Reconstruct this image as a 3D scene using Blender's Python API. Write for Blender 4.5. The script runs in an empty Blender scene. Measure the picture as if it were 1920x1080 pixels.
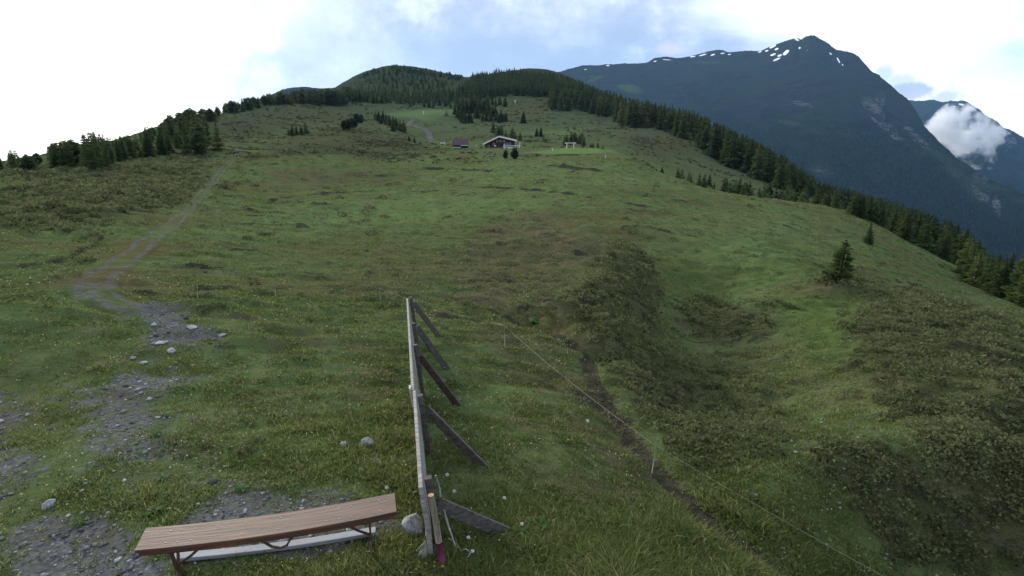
import bpy, math, random
import numpy as np
from mathutils import Vector, Matrix

random.seed(7)
rng = np.random.default_rng(11)
C = bpy.context.scene.collection
scene = bpy.context.scene

# ------------------------------------------------------------------ camera, sky, sun, exposure
PITCH = math.radians(15.2)
FPX = 1144.0                      # focal length in photo pixels (1920 wide)
cam_d = bpy.data.cameras.new('camera')
cam = bpy.data.objects.new('camera', cam_d); C.objects.link(cam)
cam.location = (0, 0, 0)
cam.rotation_euler = (math.pi/2 - PITCH, 0, 0)
cam_d.sensor_width = 36.0
cam_d.lens = 36.0*FPX/1920.0
cam_d.clip_start = 0.1
cam_d.clip_end = 60000
scene.camera = cam
scene.view_settings.view_transform = 'Standard'
scene.view_settings.look = 'None'
scene.view_settings.exposure = 0.86
scene.view_settings.gamma = 1.0
scene.cycles.max_bounces = 6
scene.cycles.diffuse_bounces = 2
scene.cycles.transparent_max_bounces = 8
scene.cycles.volume_bounces = 3
scene.cycles.use_denoising = True

CP, SP = math.cos(PITCH), math.sin(PITCH)
def ray(u, v):
    x = (u-960.0)/FPX; y = -(v-540.0)/FPX
    return x, CP + y*SP, -SP + y*CP
def qth(u, v):                    # tan of elevation, azimuth (clockwise from straight ahead)
    x, y, z = ray(u, v)
    return z/math.hypot(x, y), math.atan2(x, y)
def proj(x, y, z):                # world -> photo pixel (numpy ok)
    d = y*CP - z*SP
    return 960 + FPX*x/d, 540 - FPX*(z*CP + y*SP)/d

SUN_ELEV, SUN_AZ = math.radians(13), math.radians(-31)
W = bpy.data.worlds.new('World'); scene.world = W; W.use_nodes = True
def build_world():
    nt = W.node_tree; nt.nodes.clear(); N = nt.nodes.new; L = nt.links.new
    def math_(op, a, b=None, c=None):
        n = N('ShaderNodeMath'); n.operation = op
        for i, t in enumerate((a, b, c)):
            if t is None: continue
            if isinstance(t, (int, float)): n.inputs[i].default_value = t
            else: L(t, n.inputs[i])
        return n.outputs[0]
    def sstep(x, lo, hi):
        n = N('ShaderNodeMapRange'); n.interpolation_type = 'SMOOTHSTEP'
        L(x, n.inputs['Value']); n.inputs['From Min'].default_value = lo; n.inputs['From Max'].default_value = hi
        return n.outputs['Result']
    def mix(f, a, b):
        n = N('ShaderNodeMix'); n.data_type = 'RGBA'
        if isinstance(f, (int, float)): n.inputs['Factor'].default_value = f
        else: L(f, n.inputs['Factor'])
        for s, t in ((6, a), (7, b)):
            if isinstance(t, tuple): n.inputs[s].default_value = (*t, 1)
            else: L(t, n.inputs[s])
        return n.outputs[2]
    tc = N('ShaderNodeTexCoord'); sep = N('ShaderNodeSeparateXYZ'); L(tc.outputs['Generated'], sep.inputs[0])
    X, Y, Z = sep.outputs
    yy = math_('MAXIMUM', Y, 0.12)
    a = math_('DIVIDE', X, yy); e = math_('DIVIDE', Z, yy)
    comb = N('ShaderNodeCombineXYZ'); L(a, comb.inputs[0]); L(e, comb.inputs[1])
    def noise(scale, detail, rough=0.55, sx=1, sy=1, off=0.0, vec=None):
        m = N('ShaderNodeMapping'); L(vec or comb.outputs[0], m.inputs[0])
        m.inputs['Scale'].default_value = (sx, sy, 1); m.inputs['Location'].default_value = (off, off*1.7, off)
        n = N('ShaderNodeTexNoise'); n.inputs['Scale'].default_value = scale; n.inputs['Detail'].default_value = detail
        n.inputs['Roughness'].default_value = rough; L(m.outputs[0], n.inputs['Vector'])
        return math_('SUBTRACT', n.outputs['Fac'], 0.5)
    sky = N('ShaderNodeTexSky'); sky.sky_type = 'NISHITA'; sky.sun_disc = False
    sky.sun_elevation = SUN_ELEV; sky.sun_rotation = SUN_AZ; sky.altitude = 2000
    sky.air_density = 1.0; sky.dust_density = 1.2; sky.ozone_density = 1.5
    sc = N('ShaderNodeMix'); sc.data_type = 'RGBA'; sc.blend_type = 'MULTIPLY'; sc.inputs['Factor'].default_value = 1
    L(sky.outputs[0], sc.inputs[6]); sc.inputs[7].default_value = (0.10, 0.10, 0.10, 1)
    # everything below is cloud, laid out by direction
    big = noise(3.2, 8, 0.6, 1, 1.5)
    fine = noise(9, 8, 0.62, 1, 1.2, 3.1)
    wisp = noise(4.0, 7, 0.6, 0.55, 2.6, 7.3)
    # high thin overcast: nearly closed, opening to pale blue at the upper right
    rightness = sstep(math_('ADD', a, math_('MULTIPLY', wisp, 0.6)), 0.52, 0.98)
    up = sstep(math_('ADD', e, math_('MULTIPLY', wisp, 0.30)), -0.03, 0.22)
    blue = math_('MULTIPLY', math_('MULTIPLY', rightness, up), 0.85)
    blue = math_('ADD', blue, math_('MULTIPLY', sstep(wisp, 0.10, 0.32), math_('MULTIPLY', rightness, 0.35)))
    hue = mix(sstep(a, -0.25, 0.85), (1.30, 1.28, 1.24), (0.86, 0.92, 0.97))
    col = mix(blue, hue, (0.22, 0.46, 0.66))
    # lilac underside streak, upper middle-left
    win = math_('MULTIPLY', math_('MULTIPLY', sstep(a, -0.66, -0.40), sstep(a, 0.05, -0.2)), sstep(e, 0.02, 0.08))
    lil = math_('MULTIPLY', sstep(math_('ADD', math_('ADD', big, math_('MULTIPLY', fine, 0.6)), math_('MULTIPLY', a, 0.12)), -0.09, 0.03), win)
    col = mix(math_('MULTIPLY', lil, 0.85), col, (0.43, 0.43, 0.52))
    # billowing blue-grey bank behind the middle hills
    d = math_('SUBTRACT', math_('ADD', a, 0.425), math_('MULTIPLY', math_('SUBTRACT', e, 0.045), 1.15))
    d = math_('ADD', d, math_('ADD', math_('MULTIPLY', big, 0.30), math_('MULTIPLY', fine, 0.16)))
    d = math_('ADD', d, 0.07)
    bankl = sstep(d, -0.01, 0.03)
    bankr = sstep(math_('ADD', math_('ADD', a, math_('MULTIPLY', wisp, 0.35)), math_('MULTIPLY', e, 0.6)), 0.58, 0.36)
    bank = math_('MULTIPLY', bankl, bankr)
    bank = math_('MULTIPLY', bank, sstep(math_('ADD', e, math_('MULTIPLY', big, 0.15)), 0.42, 0.20))
    inner = sstep(math_('ADD', d, math_('MULTIPLY', fine, 0.35)), 0.0, 0.13)
    low = sstep(math_('ADD', e, math_('MULTIPLY', big, 0.12)), 0.19, 0.07)
    bt = sstep(math_('ADD', math_('MULTIPLY', big, .8), math_('MULTIPLY', fine, .7)), -0.12, 0.15)
    bc = mix(inner, (0.68, 0.69, 0.76), mix(bt, (0.30, 0.34, 0.45), (0.50, 0.54, 0.64)))
    bc = mix(math_('MULTIPLY', low, math_('MULTIPLY', inner, 0.8)), bc, mix(bt, (0.20, 0.25, 0.37), (0.34, 0.39, 0.51)))
    bc = mix(sstep(fine, 0.02, 0.2), bc, mix(0.40, bc, (0.80, 0.84, 0.96)))
    col = mix(bank, col, bc)
    # small grey scraps over the right shoulder
    def scrap(u, v, ru, rv, strength, colr):
        nonlocal col
        x, y, z = ray(u, v); ca, ce = x/y, z/y
        dx = math_('DIVIDE', math_('SUBTRACT', a, ca), ru/FPX); dy = math_('DIVIDE', math_('SUBTRACT', e, ce), rv/FPX)
        r = math_('SQRT', math_('ADD', math_('MULTIPLY', dx, dx), math_('MULTIPLY', dy, dy)))
        r = math_('ADD', r, math_('ADD', math_('MULTIPLY', fine, 6.0), math_('MULTIPLY', big, 1.5)))
        col = mix(math_('MULTIPLY', sstep(r, 1.15, 0.2), strength), col, colr)
    scrap(1655, 135, 30, 16, 0.75, (0.36, 0.43, 0.56))
    scrap(1690, 152, 34, 12, 0.7, (0.40, 0.43, 0.56))
    scrap(1722, 168, 40, 11, 0.9, (0.30, 0.33, 0.45))
    scrap(1778, 178, 40, 12, 0.8, (0.42, 0.42, 0.52))
    scrap(1898, 92, 40, 14, 0.5, (0.48, 0.54, 0.62))
    scrap(1262, 92, 40, 14, 0.5, (0.66, 0.52, 0.54))
    # behind the camera: plain grey overcast
    back = sstep(Y, 0.35, -0.05)
    col = mix(back, col, (0.56, 0.62, 0.70))
    # towards the zenith
    col = mix(sstep(Z, 0.45, 0.85), col, (0.66, 0.74, 0.86))
    col = mix(0.12, col, sc.outputs[2])
    bg = N('ShaderNodeBackground'); L(col, bg.inputs[0]); bg.inputs[1].default_value = 1.0
    out = N('ShaderNodeOutputWorld'); L(bg.outputs[0], out.inputs[0])
build_world()

sun_d = bpy.data.lights.new('sun', 'SUN'); sun_d.energy = 2.6; sun_d.angle = math.radians(9); sun_d.color = (1.0, 0.93, 0.80)
sun = bpy.data.objects.new('sun', sun_d); C.objects.link(sun)
sdir = Vector((math.sin(SUN_AZ)*math.cos(SUN_ELEV), math.cos(SUN_AZ)*math.cos(SUN_ELEV), math.sin(SUN_ELEV)))
sun.rotation_euler = sdir.to_track_quat('Z', 'Y').to_euler()

# ------------------------------------------------------------------ small helpers
def pnoise(x, y, seed=0):
    x = np.asarray(x, float); y = np.asarray(y, float)
    xi = np.floor(x).astype(np.int64); yi = np.floor(y).astype(np.int64); xf = x-xi; yf = y-yi
    def g(ix, iy, dx, dy):
        h = (ix*374761393 + iy*668265263 + seed*974634777) & 0xffffffff
        h = ((h ^ (h >> 13))*1274126177) & 0xffffffff
        h = h ^ (h >> 16)
        an = (h & 0xffff)/65536.0*2*np.pi
        return np.cos(an)*dx + np.sin(an)*dy
    f = lambda t: t*t*t*(t*(t*6-15)+10)
    uu, vv = f(xf), f(yf)
    n0 = g(xi, yi, xf, yf)*(1-uu) + g(xi+1, yi, xf-1, yf)*uu
    n1 = g(xi, yi+1, xf, yf-1)*(1-uu) + g(xi+1, yi+1, xf-1, yf-1)*uu
    return (n0*(1-vv) + n1*vv)*1.4
def fbm(x, y, octv=4, seed=0, rough=0.5):
    t = 0; a = 1; s = 0
    for i in range(octv):
        t = t + a*pnoise(x*2**i, y*2**i, seed+i*17); s += a; a *= rough
    return t/s
def sst(x, lo, hi):
    t = np.clip((x-lo)/(hi-lo), 0, 1); return t*t*(3-2*t)

def tag(o, label=None, cat=None, group=None, kind=None):
    if label: o['label'] = label
    if cat: o['category'] = cat
    if group: o['group'] = group
    if kind: o['kind'] = kind
    return o
def np_mesh(name, verts, faces, smooth=False):
    """verts (n,3); faces (m,k) all the same k"""
    verts = np.asarray(verts, np.float32); faces = np.asarray(faces, np.int32)
    me = bpy.data.meshes.new(name)
    me.vertices.add(len(verts)); me.vertices.foreach_set('co', verts.ravel())
    k = faces.shape[1]
    me.loops.add(faces.size); me.loops.foreach_set('vertex_index', faces.ravel())
    me.polygons.add(len(faces)); me.polygons.foreach_set('loop_start', np.arange(0, faces.size, k, dtype=np.int32))
    if smooth: me.polygons.foreach_set('use_smooth', np.ones(len(faces), bool))
    me.update(calc_edges=True)
    return me
def link(name, me, mat=None, parent=None, loc=None):
    o = bpy.data.objects.new(name, me); C.objects.link(o)
    if mat: 
        if not me.materials: me.materials.append(mat)
    if parent: o.parent = parent
    if loc is not None: o.location = loc
    return o
def empty(name, loc=(0, 0, 0), rz=0):
    o = bpy.data.objects.new(name, None); C.objects.link(o); o.location = loc; o.rotation_euler = (0, 0, rz); return o
def pt_attr(me, name, arr):
    at = me.attributes.new(name, 'FLOAT_COLOR', 'POINT'); at.data.foreach_set('color', np.asarray(arr, np.float32).ravel())

class MB:
    """collects simple solids into one mesh"""
    def __init__(s): s.v = []; s.f = []
    def add(s, vs, fs):
        b = len(s.v); s.v += [tuple(v) for v in vs]; s.f += [tuple(i+b for i in f) for f in fs]
    def beam(s, p, q, w, h, up=(0, 0, 1), taper=1.0, bevel=0.0):
        p = Vector(p); q = Vector(q); d = (q-p).normalized(); up = Vector(up)
        sx = d.cross(up).normalized(); sy = sx.cross(d).normalized()
        if bevel <= 0: pts = [(-1, -1), (1, -1), (1, 1), (-1, 1)]; pr = [(a*w/2, b*h/2) for a, b in pts]
        else:
            b = bevel; W2, H2 = w/2, h/2
            pr = [(-W2+b, -H2), (W2-b, -H2), (W2, -H2+b), (W2, H2-b), (W2-b, H2), (-W2+b, H2), (-W2, H2-b), (-W2, -H2+b)]
        n = len(pr)
        vs = [p + sx*a + sy*b for a, b in pr] + [q + sx*a*taper + sy*b*taper for a, b in pr]
        fs = [tuple(reversed(range(n))), tuple(range(n, 2*n))] + [(i, (i+1) % n, n+(i+1) % n, n+i) for i in range(n)]
        s.add(vs, fs)
    def tube(s, pts, rad, n=8, cap=True):
        pts = [Vector(p) for p in pts]; rings = []
        rad = rad if isinstance(rad, (list, tuple)) else [rad]*len(pts)
        for i, p in enumerate(pts):
            d = (pts[min(i+1, len(pts)-1)] - pts[max(i-1, 0)]).normalized()
            a = d.cross(Vector((0.3, 0.9, 0.1)) if abs(d.z) > .8 else Vector((0, 0, 1))).normalized(); b = d.cross(a)
            rings.append([p + (a*math.cos(2*math.pi*k/n) + b*math.sin(2*math.pi*k/n))*rad[i] for k in range(n)])
        vs = [v for r in rings for v in r]; fs = []
        for i in range(len(pts)-1):
            for k in range(n): fs.append((i*n+k, i*n+(k+1) % n, (i+1)*n+(k+1) % n, (i+1)*n+k))
        if cap: fs += [tuple(range(n)), tuple((len(pts)-1)*n+k for k in reversed(range(n)))]
        s.add(vs, fs)
    def mesh(s, name, smooth=False):
        me = bpy.data.meshes.new(name); me.from_pydata(s.v, [], s.f); me.update()
        if smooth:
            for p in me.polygons: p.use_smooth = True
        return me
    def build(s, name, mat, parent=None, smooth=False, loc=None): return link(name, s.mesh(name, smooth), mat, parent, loc)

# ------------------------------------------------------------------ materials
def new_mat(name, rough=0.9, spec=0.2):
    m = bpy.data.materials.new(name); m.use_nodes = True
    b = m.node_tree.nodes['Principled BSDF']; b.inputs['Roughness'].default_value = rough; b.inputs['Specular IOR Level'].default_value = spec
    return m, m.node_tree, b
class NT:
    def __init__(s, nt): s.nt = nt; s.L = nt.links.new
    def n(s, t): return s.nt.nodes.new(t)
    def setin(s, sock, t):
        if isinstance(t, (int, float)): sock.default_value = t
        elif isinstance(t, tuple): sock.default_value = (*t, 1) if len(t) == 3 and len(sock.default_value) == 4 else t
        else: s.L(t, sock)
    def noise(s, scale, detail=4, rough=0.55, vec=None, stretch=None, off=0):
        n = s.n('ShaderNodeTexNoise'); n.inputs['Scale'].default_value = scale; n.inputs['Detail'].default_value = detail; n.inputs['Roughness'].default_value = rough
        if vec is None: vec = s.coord()
        if stretch or off:
            m = s.n('ShaderNodeMapping'); s.L(vec, m.inputs[0]); m.inputs['Scale'].default_value = stretch or (1, 1, 1); m.inputs['Location'].default_value = (off, off*2, off*3); vec = m.outputs[0]
        s.L(vec, n.inputs['Vector']); return n.outputs['Fac']
    def coord(s, which='Object'):
        if not hasattr(s, '_tc'): s._tc = s.n('ShaderNodeTexCoord')
        return s._tc.outputs[which]
    def pos(s):
        if not hasattr(s, '_g'): s._g = s.n('ShaderNodeNewGeometry')
        return s._g.outputs['Position']
    def step(s, x, lo, hi, a=0.0, b=1.0):
        n = s.n('ShaderNodeMapRange'); n.interpolation_type = 'SMOOTHSTEP'; s.setin(n.inputs['Value'], x)
        for k, t in (('From Min', lo), ('From Max', hi), ('To Min', a), ('To Max', b)): n.inputs[k].default_value = t
        return n.outputs['Result']
    def mix(s, f, a, b, mode='MIX'):
        n = s.n('ShaderNodeMix'); n.data_type = 'RGBA'; n.blend_type = mode
        s.setin(n.inputs['Factor'], f); s.setin(n.inputs[6], a); s.setin(n.inputs[7], b); return n.outputs[2]
    def m(s, op, a, b=0.0):
        n = s.n('ShaderNodeMath'); n.operation = op; s.setin(n.inputs[0], a); s.setin(n.inputs[1], b); return n.outputs[0]
    def attr(s, name):
        n = s.n('ShaderNodeAttribute'); n.attribute_name = name; return n
    def rand(s):
        n = s.n('ShaderNodeObjectInfo'); return n.outputs['Random']
    def bump(s, h, strength, dist, bsdf):
        b = s.n('ShaderNodeBump'); b.inputs['Strength'].default_value = strength; b.inputs['Distance'].default_value = dist
        s.L(h, b.inputs['Height']); s.L(b.outputs[0], bsdf.inputs['Normal'])

def ground_material():
    m, nt, b = new_mat('meadow_ground', 1.0, 0.0); t = NT(nt); P = t.pos()
    z = t.attr('zone'); sp = t.n('ShaderNodeSeparateColor'); t.L(z.outputs['Color'], sp.inputs[0])
    heath, gravel, soil_shade = sp.outputs; lush = z.outputs['Alpha']
    z2 = t.attr('zone2'); sp2 = t.n('ShaderNodeSeparateColor'); t.L(z2.outputs['Color'], sp2.inputs[0]); dry, bright, far = sp2.outputs; woodfloor = z2.outputs['Alpha']
    n_s = t.noise(9, 5, 0.65, P); n_m = t.noise(1.5, 5, 0.65, P, off=4); n_l = t.noise(0.13, 5, 0.6, P, off=9); n_t = t.noise(0.55, 4, 0.6, P, (0.6, 1.5, 1), 2)
    g = t.mix(t.step(n_m, 0.3, 0.7), (0.062, 0.095, 0.036), (0.110, 0.145, 0.056))
    g = t.mix(t.step(n_l, 0.38, 0.66), g, t.mix(t.step(n_s, 0.35, 0.65), (0.115, 0.10, 0.048), (0.075, 0.078, 0.032)))
    g = t.mix(t.step(n_t, 0.52, 0.70), g, (0.085, 0.075, 0.045))
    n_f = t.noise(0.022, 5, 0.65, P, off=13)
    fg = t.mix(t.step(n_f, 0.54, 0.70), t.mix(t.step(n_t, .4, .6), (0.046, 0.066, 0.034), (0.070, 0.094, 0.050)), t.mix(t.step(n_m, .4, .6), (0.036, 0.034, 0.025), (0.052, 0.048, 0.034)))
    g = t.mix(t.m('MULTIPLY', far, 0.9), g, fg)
    g = t.mix(t.m('MULTIPLY', lush, 0.8), g, t.mix(t.step(n_m, 0.3, 0.7), (0.042, 0.076, 0.018), (0.080, 0.118, 0.034)))
    g = t.mix(t.m('MULTIPLY', bright, 0.85), g, t.mix(t.step(n_m, 0.3, 0.7), (0.098, 0.155, 0.056), (0.128, 0.185, 0.072)))
    dr = t.mix(t.step(n_s, 0.3, 0.7), (0.075, 0.062, 0.036), (0.13, 0.11, 0.065))
    g = t.mix(t.m('MULTIPLY', t.step(t.m('ADD', dry, t.m('MULTIPLY', t.m('SUBTRACT', n_m, 0.5), 1.3)), 0.24, 0.80), 0.72), g, dr)
    h = t.mix(t.step(n_m, 0.32, 0.68), (0.050, 0.050, 0.028), (0.094, 0.090, 0.048))
    h = t.mix(t.step(n_t, 0.42, 0.62), h, (0.068, 0.076, 0.032))
    g = t.mix(t.step(t.m('ADD', heath, t.m('MULTIPLY', t.m('SUBTRACT', n_m, 0.5), 1.1)), 0.3, 0.7), g, h)
    g = t.mix(t.m('MULTIPLY', woodfloor, t.step(n_f, .35, .55, .7, 1.0)), g, t.mix(n_t, (0.024, 0.033, 0.018), (0.048, 0.058, 0.032)))
    so = t.mix(t.step(n_s, 0.3, 0.7), (0.026, 0.025, 0.016), (0.064, 0.058, 0.042))
    g = t.mix(t.step(t.m('ADD', soil_shade, t.m('MULTIPLY', t.m('SUBTRACT', n_s, 0.5), 0.9)), 0.35, 0.6), g, so)  # bare earth, plus shade painted on bank and step faces
    vo = t.n('ShaderNodeTexVoronoi'); vo.inputs['Scale'].default_value = 42; t.L(P, vo.inputs['Vector'])
    gr = t.mix(t.step(n_s, 0.3, 0.72), (0.075, 0.075, 0.078), (0.16, 0.155, 0.155))
    gr = t.mix(t.m('MULTIPLY', t.step(vo.outputs['Color'], 0.80, 0.88), 0.7), gr, (0.26, 0.26, 0.265))
    gr = t.mix(t.step(n_t, 0.45, 0.62), gr, t.mix(n_s, (0.060, 0.055, 0.048), (0.135, 0.122, 0.108)))
    n_g = t.noise(4.5, 6, 0.7, P, off=21)
    gm = t.step(t.m('ADD', gravel, t.m('ADD', t.m('MULTIPLY', t.m('SUBTRACT', n_m, 0.5), 1.3), t.m('MULTIPLY', t.m('SUBTRACT', n_g, 0.5), 1.6))), 0.22, 0.62)
    gm = t.m('MULTIPLY', gm, t.step(n_s, 0.66, 0.5, 0.25, 1.0))
    g = t.mix(gm, g, gr)
    t.L(g, b.inputs['Base Color'])
    hh = t.m('ADD', t.m('MULTIPLY', n_s, 0.5), n_m)
    t.bump(hh, 1.0, 0.26, b)
    return m

def plant_mat(name, c1, c2, c3, scale=0.6, trans=0.5):
    """leaf cover: colour varies by place, by a per-corner tint and leaf by leaf"""
    m, nt, b = new_mat(name, 0.9, 0.03); t = NT(nt)
    at = t.attr('tint'); sp = t.n('ShaderNodeSeparateColor'); t.L(at.outputs['Color'], sp.inputs[0])
    n = t.noise(scale, 4, 0.6, t.pos())
    c = t.mix(t.step(t.m('ADD', n, t.m('MULTIPLY', t.m('SUBTRACT', sp.outputs[0], 0.5), 0.5)), 0.3, 0.7), c1, c2)
    c = t.mix(t.step(sp.outputs[1], 0.72, 0.95), c, c3)
    t.L(c, b.inputs['Base Color'])
    tr = t.n('ShaderNodeBsdfTranslucent'); t.L(c, tr.inputs[0])
    mx = t.n('ShaderNodeMixShader'); mx.inputs[0].default_value = trans
    t.L(b.outputs[0], mx.inputs[1]); t.L(tr.outputs[0], mx.inputs[2]); t.L(mx.outputs[0], nt.nodes['Material Output'].inputs[0])
    return m

def crown_mat(name, c1, c2, c3):
    m, nt, b = new_mat(name, 0.9, 0.03); t = NT(nt)
    at = t.attr('tint'); sp = t.n('ShaderNodeSeparateColor'); t.L(at.outputs['Color'], sp.inputs[0])
    r = t.rand()
    c = t.mix(t.step(sp.outputs[0], 0.15, 0.85), c1, c2)
    c = t.mix(t.m('MULTIPLY', t.step(r, 0.35, 1.0), 0.7), c, c3)
    t.L(c, b.inputs['Base Color'])
    tr = t.n('ShaderNodeBsdfTranslucent'); t.L(c, tr.inputs[0])
    mx = t.n('ShaderNodeMixShader'); mx.inputs[0].default_value = 0.35
    t.L(b.outputs[0], mx.inputs[1]); t.L(tr.outputs[0], mx.inputs[2]); t.L(mx.outputs[0], nt.nodes['Material Output'].inputs[0])
    return m

def wood_mat(name, c1, c2, c3, scale=1.0, axis=(1, 14, 14), rough=0.75, spec=0.25):
    m, nt, b = new_mat(name, rough, spec); t = NT(nt)
    co = t.coord('Object')
    g = t.noise(3*scale, 6, 0.65, co, axis); k = t.noise(2.2*scale, 3, 0.5, co, (0.5, 2, 2), 3); s = t.noise(60, 3, 0.6, co, (0.15, 1, 1), 5)
    c = t.mix(t.step(g, 0.3, 0.7), c1, c2)
    c = t.mix(t.step(k, 0.55, 0.78), c, c3)
    c = t.mix(t.m('MULTIPLY', t.step(s, 0.45, 0.75), 0.35), c, c1)
    t.L(c, b.inputs['Base Color']); t.bump(g, 0.35, 0.01, b)
    return m
def plain(name, col, rough=0.7, spec=0.3, var=0.25, scale=8):
    m, nt, b = new_mat(name, rough, spec); t = NT(nt)
    n = t.noise(scale, 5, 0.6, t.coord('Object'))
    lo = tuple(x*(1-var) for x in col); hi = tuple(min(1, x*(1+var)) for x in col)
    t.L(t.mix(t.step(n, 0.3, 0.7), lo, hi), b.inputs['Base Color']); return m

# ------------------------------------------------------------------ the lie of the land
# columns of the photo: (u, [(v, horizontal range in m)  or  (v, -height below the camera)])
COLS = [
 (-380, [(900, -4.0), (650, 13), (480, 27), (400, 60), (345, 120), (420, 500)]),
 (-150, [(1080, -3.6), (850, -3.9), (640, 13.5), (500, 26), (410, 55), (345, 105), (312, 165), (345, 260), (430, 700)]),
 (0, [(1080, -3.5), (900, -3.65), (750, -3.95), (600, 14.2), (480, 27), (400, 50), (345, 95), (306, 170), (335, 260), (420, 700)]),
 (110, [(480, 27), (400, 50), (345, 92), (312, 150), (303, 185), (315, 280), (420, 700)]),
 (200, [(1080, -3.42), (850, -3.6), (700, -3.9), (600, 14), (520, 21), (430, 40), (360, 76), (310, 128), (282, 175), (264, 215), (300, 310), (400, 800)]),
 (330, [(1080, -3.4), (850, -3.6), (700, -3.9), (600, 13.8), (500, 24.5), (400, 55), (330, 110), (288, 168), (258, 235), (233, 330), (270, 480), (400, 1000)]),
 (480, [(1080, -3.4), (900, -3.5), (700, -4.0), (600, 13.6), (500, 26), (400, 58), (330, 110), (282, 180), (250, 245), (222, 330), (196, 450), (189, 500), (230, 720), (380, 1400)]),
 (520, [(345, 100), (312, 128), (296, 146), (301, 166), (287, 190), (262, 235), (258, 250), (263, 285), (240, 330)]),
 (600, [(350, 98), (315, 122), (292, 145), (298, 168), (284, 190), (262, 225), (239, 278), (246, 325), (226, 400), (205, 470)]),
 (690, [(350, 95), (318, 122), (299, 147), (305, 170), (290, 192), (262, 235), (229, 305), (236, 355), (214, 430)]),
 (770, [(350, 92), (325, 118), (312, 135), (315, 150), (296, 172), (268, 232), (257, 262), (262, 300), (238, 350)]),
 (560, [(184, 540), (215, 800)]),
 (640, [(1080, -3.4), (850, -3.6), (700, -4.1), (600, 14.2), (500, 27), (400, 62), (340, 112), (296, 146), (302, 169), (286, 192), (262, 228), (235, 290), (242, 340), (212, 430), (180, 560), (200, 650), (172, 880), (166, 940), (200, 1300)]),
 (740, [(222, 420), (200, 540), (180, 700), (150, 900), (122, 1020), (160, 1400)]),
 (690, [(160, 900), (135, 985), (170, 1350)]),
 (760, [(1050, -3.4), (850, -3.65), (640, 12.2), (560, 17), (500, 27)]),
 (800, [(430, 48), (370, 76), (330, 115), (302, 160), (283, 200), (266, 245), (247, 320), (225, 420), (205, 520), (190, 620), (165, 800), (142, 950), (129, 1050), (160, 1400)]),
 (860, [(278, 215), (250, 310), (225, 420), (200, 560), (170, 780), (144, 1050), (185, 1400)]),
 (960, [(1080, -3.45), (850, -3.75), (640, 12.8), (560, 18), (500, 28), (450, 42), (400, 60), (350, 87), (320, 115), (292, 168), (283, 195), (275, 236), (266, 262), (250, 310), (235, 370), (215, 450), (190, 560), (165, 680), (133, 860), (175, 1200)]),
 (1060, [(500, 28), (450, 42), (400, 60), (350, 89), (320, 120), (294, 178), (289, 190), (279, 236), (262, 290), (240, 380), (215, 480), (190, 560), (165, 680), (140, 860), (185, 1200)]),
 (1140, [(350, 91), (320, 122), (296, 172), (289, 186), (283, 205), (285, 240), (262, 300), (240, 380), (215, 480), (196, 550), (185, 620), (230, 900), (400, 1600)]),
 (1060, [(1080, -3.5), (850, -3.9), (700, 11.0), (620, 15.2), (560, 19), (520, 23)]),
 (1150, [(640, 14.5), (600, 16.6), (560, 19.6), (520, 23.2), (484, 27.5), (462, 35), (430, 48)]),
 (1200, [(1080, -3.6), (900, -4.1), (800, 8.4), (700, 11.6), (650, 14.8)]),
 (1235, [(640, 20), (610, 23.5), (560, 31), (520, 36), (485, 42)]),
 (1340, [(640, 23), (600, 28), (560, 34), (520, 40)]),
 (1160, [(720, 10.4), (690, 11.6)]), (1250, [(720, 14.2), (760, 11.6), (680, 17)]), (1330, [(800, 10.8), (740, 14)]),
 (1280, [(650, 20.5), (600, 26), (540, 34), (500, 40), (430, 56), (390, 75), (358, 103), (344, 125), (364, 160), (335, 220), (300, 290), (270, 350), (243, 430), (222, 500), (310, 700), (450, 1500)]),
 (1200, [(310, 145), (300, 172), (305, 210), (275, 290), (245, 390), (215, 490), (200, 560), (250, 800), (420, 1500)]),
 (1440, [(1080, -3.9), (900, 7.0), (800, 9.6), (700, 17), (640, 22.5), (600, 27), (560, 32), (500, 42), (440, 61), (400, 90), (374, 130), (400, 175), (370, 240), (335, 320), (294, 420), (400, 600), (520, 1500)]),
 (1560, [(700, 15.5), (640, 21), (580, 30), (545, 36.5), (522, 40), (505, 46), (480, 58)]),
 (1640, [(640, 22), (600, 27), (565, 37), (540, 46), (500, 57), (470, 74), (440, 98), (421, 138), (460, 180), (428, 250), (395, 330), (470, 520), (570, 1400)]),
 (1560, [(440, 78), (400, 112), (388, 135), (425, 180), (400, 240), (360, 330), (470, 560)]),
 (1640, [(1080, -4.6), (900, 8.0), (800, 10.8), (720, 14.5)]),
 (1760, [(900, 8.6), (800, 11.4), (700, 17), (640, 24), (590, 37), (530, 62), (484, 105), (525, 150), (486, 235), (570, 400), (650, 1200)]),
 (1900, [(1080, -5.2), (900, 9.2), (800, 12.6), (700, 20), (650, 28), (610, 45), (572, 88), (625, 140), (560, 220), (660, 400), (720, 1200)]),
 (2150, [(1080, -6.2), (900, 10), (800, 14), (720, 24), (670, 50), (650, 90), (720, 150), (680, 250), (760, 500)]),
 (2450, [(1080, -7.2), (900, 12), (780, 28), (740, 60), (760, 150)]),
]
ctl = []
for u, rows in COLS:
    for v, r in rows:
        q, th = qth(u, v)
        if r < 0: r = r/q
        ctl.append((th, math.log(r), q))
for th in np.radians([-60, -45, -25, 0, 25, 45, 60]):
    for r in (1.5, 2.6): ctl.append((th, math.log(r), -3.4/r))
ctl = np.array(ctl)
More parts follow.
